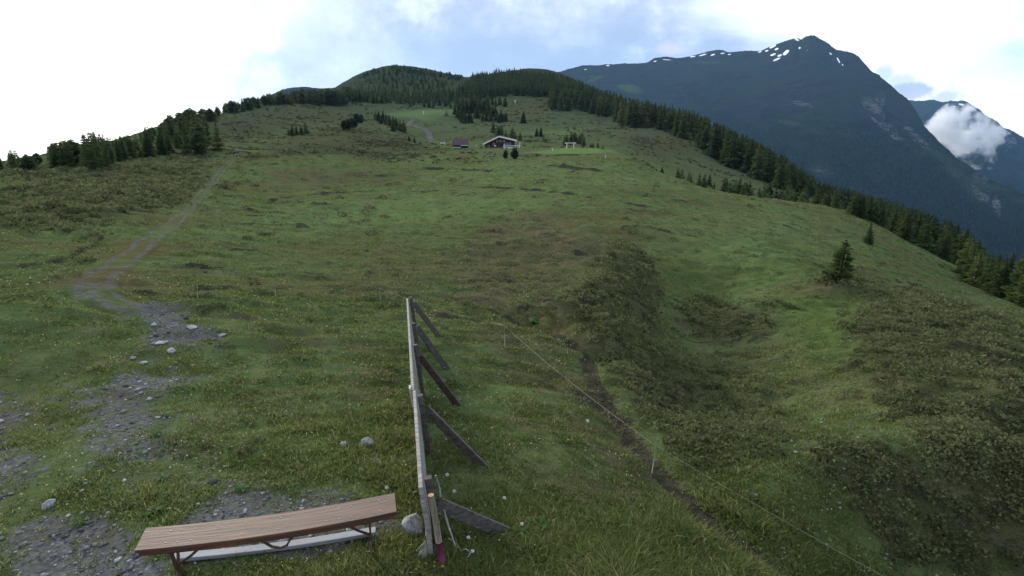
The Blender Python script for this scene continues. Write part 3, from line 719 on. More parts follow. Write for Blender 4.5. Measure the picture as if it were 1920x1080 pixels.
main_sky = [(930, 168, 5200), (1000, 145, 5200), (1040, 139, 5200), (1063, 133, 5300), (1090, 125, 5400), (1165, 119, 5600), (1200, 118, 5800), (1215, 116, 5900), (1226, 108, 6000), (1250, 105, 6000), (1268, 108, 6000), (1290, 106, 6000), (1312, 102, 6000), (1330, 97, 6000), (1345, 95, 6000), (1370, 97, 6000), (1400, 94, 6000), (1425, 95, 6000), (1450, 84, 5900), (1480, 73, 5900), (1493, 70, 5900), (1502, 74, 5850), (1511, 68, 5800), (1520, 65, 5800), (1529, 67, 5800), (1540, 75, 5700), (1570, 93, 5500), (1600, 101, 5400), (1610, 107, 5300), (1635, 133, 5200), (1648, 139, 5100), (1665, 156, 5000), (1685, 175, 4900), (1700, 184, 4800), (1712, 200, 4700), (1733, 236, 4500), (1770, 275, 4200), (1800, 303, 4000), (1840, 330, 3900), (1880, 350, 3800), (1930, 372, 3700), (2060, 420, 3500), (2300, 500, 3200)]
XM, YM, ZM, UM, VM, TM = mountain('mountain', main_sky, 1750, -700, 900, 260, 5, 'dark blue forested mountain with small snow patches below its pointed summit', main_marks)
second_sky = [(1560, 260, 9800), (1640, 215, 9800), (1700, 188, 9800), (1728, 190, 9700), (1750, 188, 9700), (1765, 192, 9600), (1785, 189, 9500), (1806, 190, 9400), (1822, 197, 9300), (1840, 210, 9200), (1870, 232, 9000), (1900, 250, 8800), (1920, 262, 8800), (2000, 300, 8600), (2200, 380, 8400), (2450, 440, 8200)]
mountain('far_mountain', second_sky, 5600, -700, 420, 160, 8, 'farther blue mountain ridge at the right edge behind the valley cloud',
         [(SNOW, 1803, 196, 7, 2, 10, .8), (SNOW, 1790, 200, 5, 2, 10, .6), (CLIFF, 1800, 200, 18, 6, 15, .7), (CLIFF, 1895, 268, 12, 14, 10, .8), (CLIFF, 1860, 280, 12, 8, 0, .6)], 140)
left_sky = [(440, 200, 3600), (500, 182, 3600), (530, 168, 3600), (550, 163, 3600), (575, 162, 3600), (600, 165, 3600), (640, 163, 3500), (680, 166, 3400), (760, 190, 3300)]
mountain('rear_hill', left_sky, 1900, -300, 120, 60, 13, 'dim cloud-veiled hill peeping over the left ridge', [], 40)

# ------------------------------------------------------------------ conifers
def tree_meshes(seed, kind):
    r = random.Random(seed); V = []; F = []; tint = []
    lev = {'spruce': 24, 'larch': 20, 'pine': 17, 'small': 11}[kind]
    Wd = {'spruce': 0.17, 'larch': 0.19, 'pine': 0.23, 'small': 0.20}[kind]*(0.9+0.25*r.random())
    lo = {'spruce': 0.05, 'larch': 0.10, 'pine': 0.10, 'small': 0.03}[kind]
    bend = (r.uniform(-.02, .02), r.uniform(-.02, .02))
    for i in range(lev):
        t = (i+r.uniform(-.3, .3))/(lev-1); t = min(max(t, 0), 1); z = lo+(0.985-lo)*t
        if kind == 'pine': R = Wd*(1.05*max(0.0, 1-t**2.6)**0.7*(0.55+0.45*min(1, t*4))+.06)
        elif kind == 'larch': R = Wd*((1-t)**0.72*(0.7+.3*min(1, t*5))+.04)
        else: R = Wd*((1-t)**0.85+.035)
        R *= r.uniform(0.78, 1.15)
        nb = {'spruce': 7, 'larch': 6, 'pine': 7, 'small': 6}[kind]; a0 = r.random()*6.28; shade = r.random()
        for b in range(nb):
            a = a0+6.283*b/nb+r.uniform(-.35, .35); Rb = R*r.uniform(0.6, 1.12)
            if r.random() < (0.14 if kind == 'larch' else 0.06): continue
            ca, sa = math.cos(a), math.sin(a); br = r.random()
            droop = {'spruce': -0.35, 'larch': -0.1, 'pine': 0.25, 'small': -0.1}[kind]+r.uniform(-.15, .15)
            steps = 4 if kind != 'small' else 3
            for k in range(steps):
                f = 0.22+0.78*(k+0.5)/steps; sz = Rb*(0.42 if kind != 'pine' else 0.5)*(1.15-0.5*f)+0.009
                c = Vector((ca*Rb*f+bend[0]*t, sa*Rb*f+bend[1]*t, z+droop*Rb*f*f+r.uniform(-.008, .008)))
                for side in (-1, 1):
                    pa = a+side*r.uniform(.3, 1.1)
                    d1 = Vector((math.cos(pa)*sz, math.sin(pa)*sz, r.uniform(-.45, .15)*sz))
                    d2 = Vector((math.cos(pa+1.4*side)*sz*.55, math.sin(pa+1.4*side)*sz*.55, -sz*r.uniform(.35, 1.0)))
                    n = len(V); V += [c-d2*.4, c+d1, c+d2]; F.append((n, n+1, n+2))
                    s = 0.3*shade+0.35*br+0.35*r.random(); tint += [(s, r.random(), 0, 1)]*3
    crown = np_mesh('crown', [tuple(v) for v in V], F); pt_attr(crown, 'tint', tint)
    m = MB(); m.tube([(0, 0, -0.06), (bend[0]*.3, bend[1]*.3, .3), (bend[0]*.7, bend[1]*.7, .7), (bend[0], bend[1], .97)], [0.020, 0.014, 0.008, 0.002], 6)
    return m.mesh('trunk', True), crown
M_spruce = crown_mat('spruce_needles', (0.026, 0.044, 0.020), (0.074, 0.106, 0.044), (0.094, 0.122, 0.048))
M_larch = crown_mat('larch_needles', (0.038, 0.062, 0.020), (0.105, 0.140, 0.048), (0.14, 0.165, 0.056))
M_pine = crown_mat('stone_pine_needles', (0.018, 0.034, 0.014), (0.052, 0.080, 0.030), (0.042, 0.064, 0.030))
M_bark = plain('bark', (0.06, 0.045, 0.035), 0.95, 0.1, 0.4)
PROTO = {}
for kind, mat in (('spruce', M_spruce), ('larch', M_larch), ('pine', M_pine), ('small', M_spruce)):
    PROTO[kind] = []
    for i in range(4):
        tr_, cr_ = tree_meshes(100+i*7+len(kind)*31, kind); tr_.materials.append(M_bark); cr_.materials.append(mat); PROTO[kind].append((tr_, cr_))
TREENAME = {'spruce': 'spruce_tree', 'larch': 'larch_tree', 'pine': 'pine_tree', 'small': 'young_spruce'}
trees_root = {}
def tree(p, h, kind, label, group=None, wide=1.0):
    wide *= 1.18
    i = random.randrange(4); key = (kind, i)
    if key not in trees_root:
        root = empty(TREENAME[kind]); a = link('trunk', PROTO[kind][i][0], None, root); b = link('crown', PROTO[kind][i][1], None, root); trees_root[key] = (root, a, b)
    else:
        r0, a0, b0 = trees_root[key]; root = r0.copy(); C.objects.link(root)
        for k in ('group',):
            if k in root: del root[k]
        for ch in (a0, b0):
            c = ch.copy(); C.objects.link(c); c.parent = root
    root.location = p; root.rotation_euler = (random.uniform(-.03, .03), random.uniform(-.03, .03), random.random()*6.28); root.scale = (h*wide, h*wide, h)
    tag(root, label, 'conifer', group)
    return root
def at_px(u, v): return hit(u, v)

# lone trees and small clumps, each where the photo shows it: (u, base v, height px, kind, width, label, group)
LONE = [
 (1627, 457, 44, 'spruce', 1.05, 'lone dark pointed spruce on the open green slope at the right', None),
 (1573, 530, 84, 'larch', 1.75, 'broad yellow-green young larch on the grassy mound at the right', None),
 (590, 287, 14, 'small', 1.5, 'small dark bush-like spruce alone on the brown knoll', None),
 (948, 297, 17, 'pine', 1.1, 'left small bushy conifer of the pair below the chalet terrace', None),
 (965, 299, 24, 'pine', 1.1, 'taller right bushy conifer of the pair below the chalet terrace', None),
 (981, 230, 22, 'spruce', 1.5, 'dark stout spruce standing alone on the meadow above the chalet', None),
 (1007, 229, 10, 'small', 1.5, 'tiny spruce right of the stout lone spruce above the chalet', None),
 (1006, 256, 16, 'spruce', 1.5, 'left one of two dark spruces on the bank right of the chalet', None),
 (1014, 256, 18, 'spruce', 1.4, 'right one of two dark spruces on the bank right of the chalet', None),
 (1019, 265, 15, 'small', 1.4, 'small paler spruce just below the two dark spruces right of the chalet', None),
 (1065, 246, 10, 'small', 1.3, 'left of two tiny spruces above the pale timber frame', None),
 (1077, 243, 10, 'small', 1.3, 'right of two tiny spruces above the pale timber frame', None),
 (837, 217, 14, 'small', 1.4, 'small spruce at the left end of the clump behind the barn', None),
 (1221, 279, 16, 'small', 1.2, 'small spruce alone in the clearing below the right forest belt', None),
 (1745, 590, 20, 'small', 1.3, 'small bright shrub-like spruce in the heather at the right', None),
 (1130, 279, 10, 'small', 1.6, 'low dark bush at the back of the bright terrace lawn', None),
]
for u, v, h, k, w, lab, g in LONE:
    p = at_px(u, v); tree(p-Vector((0, 0, .1)), h*px_m(p)*1.03, k, lab, g, w)
CLUMPS = [
 ('clump of dark spruces on the left shoulder of the brown knoll', 'spruces on the shoulder of the brown knoll', 'spruce', [(541, 254, 18), (548, 254, 19), (556, 253, 18), (565, 252, 17), (574, 250, 21)]),
 ('dark rounded pine in the little group on top of the brown knoll', 'pines on top of the brown knoll', 'pine', [(646, 242, 19), (653, 243, 22), (661, 241, 20), (669, 232, 20), (676, 231, 18)]),
 ('dark conifer in the row descending from the knoll to the road', 'conifers in the row beside the road', 'spruce', [(704, 224, 18), (711, 226, 20), (718, 228, 20), (725, 233, 22), (731, 236, 20), (738, 240, 22), (744, 243, 22), (750, 246, 22), (757, 247, 20), (714, 232, 14), (736, 246, 16), (767, 264, 12), (777, 267, 12)]),
 ('dark conifer in the dense wood on the rise behind the barn', 'conifers in the wood behind the barn', 'spruce', [(853, 214, 20), (860, 212, 24), (868, 213, 26), (876, 212, 27), (884, 212, 28), (892, 211, 28), (900, 212, 27), (908, 214, 28), (916, 216, 26), (924, 219, 22), (864, 225, 18), (872, 232, 24), (880, 230, 24), (912, 227, 22), (920, 228, 24), (930, 226, 22), (939, 228, 22), (948, 228, 20), (929, 218, 22), (905, 224, 18), (858, 220, 16), (894, 220, 22)]),
 ('pale green larch close behind the chalet roof', 'larches behind the chalet', 'larch', [(925, 250, 24), (932, 256, 24), (940, 252, 18), (936, 260, 22), (960, 262, 26), (966, 264, 20), (975, 262, 16), (948, 258, 14)]),
 ('larch in the little copse behind the pale timber frame', 'larches behind the timber frame', 'larch', [(1062, 271, 20), (1070, 270, 24), (1078, 269, 24), (1087, 270, 22), (1095, 273, 16), (1112, 276, 12), (1121, 277, 12)]),
]
for lab, g, kind, lst in CLUMPS:
    lst = lst+([(u+random.uniform(-5, 5), v+random.uniform(-2.5, 2.5), h*random.uniform(.65, 1)) for u, v, h in lst if len(lst) > 6 and random.random() < .7])
    for u, v, h in lst:
        p = at_px(u, v); k = kind if random.random() < .75 else ('larch' if kind == 'spruce' else 'spruce')
        if kind in ('pine', 'larch'): k = kind
        tree(p-Vector((0, 0, .15)), h*px_m(p)*random.uniform(.9, 1.1), k, lab, g, random.uniform(1.2, 1.65))

# woods: candidate trees, the largest in the picture become objects, the rest one mass
def in_poly(u, v, P):
    c = False; n = len(P)
    for i in range(n):
        (x0, y0), (x1, y1) = P[i], P[(i+1) % n]
        if (y0 > v) != (y1 > v) and u < (x1-x0)*(v-y0)/(y1-y0)+x0: c = not c
    return c
SKYLINE = [(-80, 276), (0, 280), (12, 284), (30, 274), (60, 286), (76, 282), (84, 296), (92, 268), (118, 258), (140, 258), (150, 288), (160, 246), (185, 240), (215, 256), (235, 248), (270, 236), (300, 228), (325, 212), (355, 200), (400, 200), (430, 188), (470, 178), (500, 174), (560, 165), (640, 164), (660, 150), (700, 125), (745, 116), (800, 126), (870, 138), (900, 128), (950, 124), (1030, 130), (1090, 148), (1130, 165), (1200, 183), (1300, 205), (1370, 240), (1420, 262), (1480, 298), (1540, 338), (1600, 352), (1700, 383), (1800, 420), (1850, 470), (1920, 470), (2000, 480)]
LOWLINE = [(1200, 310), (1226, 302), (1300, 318), (1400, 332), (1500, 346), (1560, 352), (1650, 374), (1700, 386), (1760, 412), (1800, 432), (1830, 455), (1850, 478), (1880, 470), (1920, 466), (2000, 480)]
def cap(p, h, line, slack=0.0):
    u = proj(p.x, p.y, p.z)[0]; v = float(np.interp(u, [a for a, _ in line], [b for _, b in line]))+random.uniform(0, 12)*slack
    lo, hi = 0.5, h
    for _ in range(12):
        m_ = (lo+hi)/2
        if proj(p.x, p.y, p.z+m_)[1] < v: hi = m_
        else: lo = m_
    return hi
cand = []          # (pixel height, p, h, kind, wood index)
def scatter(P, n, h0, h1, kinds, wood, dmin=7.0):
    us = [p[0] for p in P]; vs = [p[1] for p in P]; k = tries = 0; got = []
    while k < n and tries < n*40:
        tries += 1; u = random.uniform(min(us), max(us)); v = random.uniform(min(vs), max(vs))
        if not in_poly(u, v, P): continue
        if any((u-a)**2+((v-b)*2)**2 < dmin*dmin for a, b in got): continue
        got.append((u, v)); p = hit(u, v); h = cap(p, random.uniform(h0, h1), SKYLINE, .6)
        if h > 1.6: cand.append((h/px_m(p), p, h, random.choice(kinds), wood))
        k += 1
def scatter_r(u0, u1, rfun, n, h0, h1, kinds, wood, dmin=4.0):
    got = []; k = tries = 0
    while k < n and tries < n*40:
        tries += 1; u = random.uniform(u0, u1); _q, th = qth(u, 400); a, b = rfun(u); r = random.uniform(a, b)
        x, y = math.sin(th)*r, math.cos(th)*r
        if any((x-c)**2+(y-d)**2 < dmin*dmin for c, d in got): continue
        got.append((x, y)); p = Vector((x, y, float(H(x, y)))); h = cap(p, random.uniform(h0, h1), LOWLINE, 1.6)
        if h > 3: cand.append((h/px_m(p), p, h, random.choice(kinds), wood))
        k += 1
WOODS = [
 ('on the left hillside under the bright sky', 'trees on the left hillside'),
 ('in the dense belt below the crest of the right meadow', 'conifers below the right meadow crest'),
 ('in the upper belt between clearing and mountain', 'conifers of the upper right belt'),
 ('on the long ridge left of the middle hills', 'trees along the left ridge'),
 ('at the right edge above the heather', 'conifers at the right edge'),
]
scatter([(-60, 306), (0, 306), (80, 306), (84, 318), (0, 322), (-60, 322)], 22, 6.5, 9.5, ['pine', 'spruce', 'larch'], 0, 7)
scatter([(92, 300), (140, 292), (145, 312), (95, 318)], 13, 7, 9.5, ['pine', 'spruce', 'larch'], 0, 6)
scatter([(162, 298), (232, 286), (236, 306), (165, 322)], 22, 8, 12.5, ['spruce', 'larch', 'larch'], 0, 7)
scatter([(228, 280), (300, 252), (330, 244), (372, 240), (400, 268), (414, 286), (380, 292), (300, 296), (236, 300)], 38, 5, 9.5, ['pine', 'larch', 'larch', 'spruce'], 0, 8)
scatter([(300, 250), (335, 233), (400, 214), (440, 208), (440, 216), (370, 234)], 14, 7, 10, ['pine'], 3, 9)
crestr = lambda u: np.interp(u, [1225, 1280, 1440, 1560, 1640, 1760, 1900, 1960], [150, 128, 134, 140, 142, 110, 92, 90])
scatter_r(1226, 1560, lambda u: (crestr(u)+14, crestr(u)+75), 80, 7.5, 12, ['spruce', 'spruce', 'larch'], 1)
scatter_r(1540, 1960, lambda u: (crestr(u)+12, crestr(u)+85), 95, 9, 14, ['spruce', 'spruce', 'larch'], 1)
scatter_r(1820, 1990, lambda u: (np.interp(u, [1820, 1860, 1920, 2000], [92, 76, 66, 62]), 100), 26, 8, 11, ['larch', 'spruce', 'larch'], 4, 2.2)
scatter([(1030, 196), (1095, 178), (1160, 186), (1260, 214), (1340, 240), (1400, 272), (1465, 318), (1520, 362), (1470, 356), (1390, 326), (1330, 290), (1290, 264), (1230, 242), (1165, 240), (1150, 222), (1090, 214), (1040, 212)], 210, 14, 20, ['spruce', 'spruce', 'larch'], 2, 8)
scatter([(1430, 300), (1530, 350), (1600, 380), (1700, 420), (1800, 470), (1900, 540), (1800, 480), (1640, 420), (1520, 372)], 130, 12, 18, ['spruce', 'spruce', 'larch'], 2, 8)
scatter([(500, 188), (560, 180), (640, 176), (662, 190), (640, 200), (560, 196), (505, 198)], 90, 8, 13, ['pine', 'spruce', 'larch'], 3, 6)
scatter([(380, 218), (440, 204), (510, 186), (520, 192), (450, 212)], 26, 6, 10, ['pine', 'spruce'], 3, 7)
scatter([(860, 176), (890, 150), (950, 134), (1040, 140), (1100, 160), (1150, 180), (1060, 184), (960, 180), (880, 188)], 420, 9, 14, ['spruce', 'larch', 'spruce'], 9, 5)
scatter([(655, 178), (700, 180), (800, 182), (880, 172), (860, 190), (760, 196), (660, 192)], 110, 7, 12, ['spruce', 'larch'], 9, 6)
scatter([(660, 155), (690, 134), (740, 123), (790, 130), (870, 146), (860, 152), (780, 140), (730, 132), (680, 148)], 110, 6, 10, ['pine', 'spruce'], 9, 4)
scatter([(665, 160), (730, 135), (800, 145), (850, 160), (780, 175), (680, 175)], 100, 6, 11, ['larch', 'spruce'], 9, 7)
scatter([(755, 200), (830, 190), (900, 186), (950, 200), (860, 205)], 36, 6, 10, ['spruce', 'larch'], 9, 7)
cand.sort(key=lambda c: -c[0])
budget = 300-len([o for o in C.objects if o.get('category') == 'conifer'])
KL = {'spruce': 'dark pointed spruce', 'larch': 'paler green larch', 'pine': 'dark round-topped pine'}
rest = []
for c in cand:
    if budget > 0 and c[4] < 9:
        budget -= 1; w = WOODS[c[4]]
        tree(c[1]-Vector((0, 0, .2)), c[2], c[3], KL[c[3]]+' '+w[0], w[1]+', '+c[3], random.uniform(1.0, 1.5) if c[4] else random.uniform(.75, 1.1))
    else: rest.append(c)

def mass(name, items, label):
    """many small trees as one object: real crowns, merged"""
    Vs, Fs, Ts, Mi, off = [], [], [], [], 0
    data = {}
    for kind in ('spruce', 'larch', 'pine'):
        for i in range(4):
            me = PROTO[kind][i][1]; n = len(me.vertices); v = np.empty(n*3, np.float32); me.vertices.foreach_get('co', v); v = v.reshape(-1, 3)
            tt = np.empty(n*4, np.float32); me.attributes['tint'].data.foreach_get('color', tt)
            data[kind, i] = (v, tt.reshape(-1, 4))
    for _s, p, h, kind, _w in items:
        v, tt = data[kind, random.randrange(4)]; n = len(v)
        keep = np.repeat(rng.random(n//3) < (0.5 if _s > 14 else 0.28), 3); v = v[keep]; tt = tt[keep].copy(); n = len(v)
        a = random.random()*6.28; ca, sa = math.cos(a), math.sin(a); w = h*random.uniform(1.1, 1.6)
        c3 = v.reshape(-1, 3, 3); mid = c3.mean(1, keepdims=True); v = ((c3-mid)*1.5+mid).reshape(-1, 3)
        Vs.append(np.stack([(v[:, 0]*ca-v[:, 1]*sa)*w+p.x, (v[:, 0]*sa+v[:, 1]*ca)*w+p.y, v[:, 2]*h+p.z-.2], -1))
        g = random.random()*.4-.2+(0.35 if kind == 'larch' else 0); tt[:, 0] = np.clip(tt[:, 0]+g, 0, 1); Ts.append(tt)
    V = np.vstack(Vs); F = np.arange(len(V)).reshape(-1, 3); me = np_mesh(name, V, F); pt_attr(me, 'tint', np.vstack(Ts))
    return tag(link(name, me, M_wood), label, 'forest', None, 'stuff')
M_wood = crown_mat('far_conifer_needles', (0.022, 0.038, 0.018), (0.084, 0.114, 0.046), (0.084, 0.114, 0.046))
mass('forest', rest, 'small far conifers covering the middle hills and ridges')

# the mountain's own forest: little pointed crowns on its lower slopes
def mountain_forest(n):
    ok = (VM > 175) & (VM < 520) & (UM > 1120) & (UM < 2050) & (TM < 0.8)
    I, J = np.nonzero(ok); k = rng.integers(0, len(I), n); x, y, z = XM[I[k], J[k]], YM[I[k], J[k]], ZM[I[k], J[k]]
    x = x+rng.normal(0, 12, n); y = y+rng.normal(0, 12, n)
    U, V_ = UM[I[k], J[k]], VM[I[k], J[k]]
    dens = fbm(U/40, V_/14, 4, 77)+np.interp(V_, [180, 230, 300, 400], [-0.5, -0.08, 0.15, 0.5]); keep = dens > rng.random(n)*0.5-0.1
    x, y, z = x[keep], y[keep], z[keep]; n = len(x)
    h = rng.uniform(14, 26, n); w = h*rng.uniform(.16, .26, n); a0 = rng.random(n)*6.28; NS = 5
    ang = a0[:, None]+np.arange(NS)[None]*2*np.pi/NS
    ring = np.stack([x[:, None]+np.cos(ang)*w[:, None], y[:, None]+np.sin(ang)*w[:, None], np.repeat((z-3)[:, None], NS, 1)+rng.uniform(0, 3, (n, NS))], -1)
    top = np.stack([x, y, z+h], -1)[:, None]
    V = np.concatenate([ring, top], 1).reshape(-1, 3); b = np.arange(n)[:, None]*(NS+1)
    F = np.stack([np.stack([b[:, 0]+i, b[:, 0]+(i+1) % NS, b[:, 0]+NS], -1) for i in range(NS)], 1).reshape(-1, 3)
    me = np_mesh('mountain_forest', V, F); t = np.repeat(rng.random(n), NS+1); pt_attr(me, 'tint', np.stack([t, t, t*0, t*0+1], -1))
    tag(link('mountain_forest', me, M_mf), 'dark conifer forest on the lower slopes of the big mountain', 'forest', None, 'stuff')
M_mf = crown_mat('mountain_needles', (0.010, 0.016, 0.010), (0.026, 0.038, 0.020), (0.02, 0.03, 0.016))
mountain_forest(26000)

# ------------------------------------------------------------------ ground cover that nobody could count
def zone_at(x, y):
    th = np.arctan2(x, y); s = np.log(np.hypot(x, y))
    i = np.clip(np.rint((th+FINE)/(2*FINE)*(NT_-1)).astype(int), 0, NT_-1); j = np.clip(np.searchsorted(S, s), 0, len(S)-1)
    return {k: a[i, j] for k, a in ZV.items()}
def sample_land(n, r0, r1, thmax=0.92):
    """points spread evenly in azimuth and log range"""
    th = rng.uniform(-thmax, thmax, n); s = rng.uniform(math.log(r0), math.log(r1), n)
    x = np.sin(th)*np.exp(s); y = np.cos(th)*np.exp(s); z = H(x, y)
    U, V_ = proj(x, y, z); ok = (U > -160) & (U < 2080) & (V_ < 1230)
    return x[ok], y[ok], z[ok]
def blades(name, x, y, z, r_t, n_b, h, w, lean, tintfix, mat, label, cat):
    n = len(x); X = np.repeat(x, n_b); Y = np.repeat(y, n_b); Z = np.repeat(z, n_b); R = np.repeat(r_t, n_b); Hh = np.repeat(h, n_b)*rng.uniform(.45, 1.15, n*n_b); Wd = np.repeat(w, n_b)*rng.uniform(.6, 1.3, n*n_b)
    a = rng.uniform(0, 6.283, n*n_b); d = np.sqrt(rng.random(n*n_b))*R
    bx = X+np.cos(a)*d; by = Y+np.sin(a)*d; bz = H(bx, by)-0.01
    a2 = a+rng.normal(0, .8, n*n_b); ln = Hh*np.abs(rng.normal(lean, .3, n*n_b)); pa = rng.uniform(0, 6.283, n*n_b)
    px, py = np.cos(pa)*Wd/2, np.sin(pa)*Wd/2; lx, ly = np.cos(a2)*ln, np.sin(a2)*ln
    v0 = np.stack([bx-px, by-py, bz], -1); v1 = np.stack([bx+px, by+py, bz], -1)
    v2 = np.stack([bx+lx*.35+px*.7, by+ly*.35+py*.7, bz+Hh*.6], -1); v3 = np.stack([bx+lx*.35-px*.7, by+ly*.35-py*.7, bz+Hh*.6], -1)
    v4 = np.stack([bx+lx, by+ly, bz+Hh*np.clip(1.05-0.3*np.abs(ln/np.maximum(Hh, 1e-3)), .35, 1)], -1)
    V = np.stack([v0, v1, v2, v3, v4], 1).reshape(-1, 3); b = np.arange(n*n_b)*5
    F = np.concatenate([np.stack([b, b+1, b+2], -1), np.stack([b, b+2, b+3], -1), np.stack([b+3, b+2, b+4], -1)])
    me = np_mesh(name, V, F)
    t = np.clip(np.repeat(tintfix, n_b)+rng.normal(0, .15, n*n_b), 0, 1); g = rng.random(n*n_b)
    pt_attr(me, 'tint', np.repeat(np.stack([t, g, t*0, t*0+1], -1), 5, 0))
    return tag(link(name, me, mat), label, cat, None, 'stuff')
M_grass = plant_mat('grass_blades', (0.072, 0.102, 0.026), (0.146, 0.172, 0.054), (0.25, 0.235, 0.115), 0.7)
M_dry = plant_mat('dry_grass_blades', (0.11, 0.105, 0.048), (0.19, 0.17, 0.095), (0.095, 0.115, 0.042), 0.9)
M_tuss = plant_mat('tussock_blades', (0.072, 0.108, 0.036), (0.135, 0.170, 0.064), (0.16, 0.16, 0.07), 0.5)
M_heather = plant_mat('heather_leaves', (0.066, 0.072, 0.034), (0.138, 0.142, 0.068), (0.120, 0.165, 0.055), 0.45, 0.30)

x, y, z = sample_land(60000, 3.0, 17); zn = zone_at(x, y); r = np.hypot(x, y)
cl = fbm(x*1.1, y*1.1, 3, 91)
p = np.clip(0.42+cl*1.0+0.5*zn['lush'], .05, 1)*(1-0.93*sst(zn['gravel'], .25, .75))*(1-0.9*sst(zn['soil_shade'], .3, .7))*(1-.55*zn['heath'])
k = rng.random(len(x)) < p; x, y, z, r, cl = x[k], y[k], z[k], r[k], cl[k]; lu = zn['lush'][k]; dr = zn['dry'][k]
h = (0.045+0.05*np.clip(cl+.3, 0, 1)+0.06*lu)*(0.6+0.45*rng.random(len(x)))
U, V_ = proj(x, y, z); tall = sst(U, 1040, 1180)*sst(V_, 900, 1010)*sst(-U, -1560, -1340); h = h*(1+1.6*tall)
blades('grass', x, y, z, 0.05+0.004*r, 13, h, 0.006+0.0009*r, 0.75, 0.35+0.3*lu-0.3*dr, M_grass, 'short green grass tufts in the near meadow', 'grass')
x, y, z = sample_land(26000, 3.2, 30); zn = zone_at(x, y); r = np.hypot(x, y); cl = fbm(x*.7, y*.7, 3, 95)
p = np.clip(-0.12+cl*.9+1.0*zn['dry'], 0, 1)*(1-0.8*zn['gravel']); k = rng.random(len(x)) < p; x, y, z, r = x[k], y[k], z[k], r[k]
blades('dry_grass', x, y, z, 0.05+0.005*r, 11, rng.uniform(.05, .12, len(x)), 0.005+0.0010*r, 1.0, np.full(len(x), .5), M_dry, 'bleached dry grass tufts among the green', 'grass')
x, y, z = sample_land(80000, 14, 150); zn = zone_at(x, y); r = np.hypot(x, y); cl = fbm(x/3, y/2, 4, 97)-9*(sdf_line(tr, x, y) < .85)
p = np.clip(0.34+cl*.9, 0, 1)*(1-zn['heath'])*(1-.8*zn['soil_shade'])*(1-zn['gravel'])*(1-.7*zn['lush']); k = rng.random(len(x)) < p; x, y, z, r = x[k], y[k], z[k], r[k]; dr = zn['dry'][k]
blades('meadow_tussocks', x, y, z, 0.10+0.004*r, 9, (0.05+0.0011*r)*rng.uniform(.6, 1.3, len(x)), 0.012+0.0016*r, 0.8, 0.3-0.2*dr+rng.normal(0, .2, len(x))+.5*zn['bright'][k], M_tuss, 'low tussocks scattered over the middle meadow', 'grass')

def clumps(name, x, y, z, rad, n_l, leaf, mat, label, flat=0.62):
    n = len(x); m = n*n_l; R = np.repeat(rad, n_l); a = rng.uniform(0, 6.283, m); e = np.arcsin(rng.uniform(-.05, 1, m)); q = rng.uniform(.75, 1.08, m)
    cx = np.repeat(x, n_l)+np.cos(a)*np.cos(e)*R*q; cy = np.repeat(y, n_l)+np.sin(a)*np.cos(e)*R*q; cz = np.repeat(z, n_l)+np.sin(e)*R*q*flat-.02
    L = np.repeat(leaf, n_l)*rng.uniform(.6, 1.4, m)
    d1 = rng.normal(0, 1, (m, 3)); d1[:, 2] = np.abs(d1[:, 2])*.8; d1 /= np.linalg.norm(d1, axis=1)[:, None]
    d2 = np.cross(d1, rng.normal(0, 1, (m, 3))); d2 /= np.linalg.norm(d2, axis=1)[:, None]+1e-9
    c = np.stack([cx, cy, cz], -1); V = np.stack([c-d2*L[:, None]*.45, c+d2*L[:, None]*.45, c+d1*L[:, None]], 1).reshape(-1, 3)
    me = np_mesh(name, V, np.arange(m*3).reshape(-1, 3))
    t = np.clip(np.repeat(rng.random(n), n_l)*.7+rng.random(m)*.3, 0, 1); g = rng.random(m)*.8+np.repeat(rng.random(n)*.2, n_l)
    pt_attr(me, 'tint', np.repeat(np.stack([t, g, t*0, t*0+1], -1), 3, 0))
    return tag(link(name, me, mat), label, 'shrubs', None, 'stuff')
x, y, z = sample_land(60000, 5.5, 170); zn = zone_at(x, y); r = np.hypot(x, y); cl = fbm(x/2.2, y/2.2, 3, 101)-9*(sdf_line(tr, x, y) < 1.0)-9*(sdf_line(FOOTPATH, x, y) < .35)
p = np.clip(zn['heath']*1.1-.25+cl*.8, 0, 1); k = (rng.random(len(x)) < p); x, y, z, r = x[k], y[k], z[k], r[k]
rad = np.clip(0.008*r, .13, .55)*rng.uniform(.4, 1.3, len(x))*np.where(rng.random(len(x)) < .14, 1.9, 1)
clumps('heather', x, y, z, rad, 44, np.minimum(rad*.38, .013+.0034*r), M_heather, 'dwarf heather and juniper hummocks on the slopes')

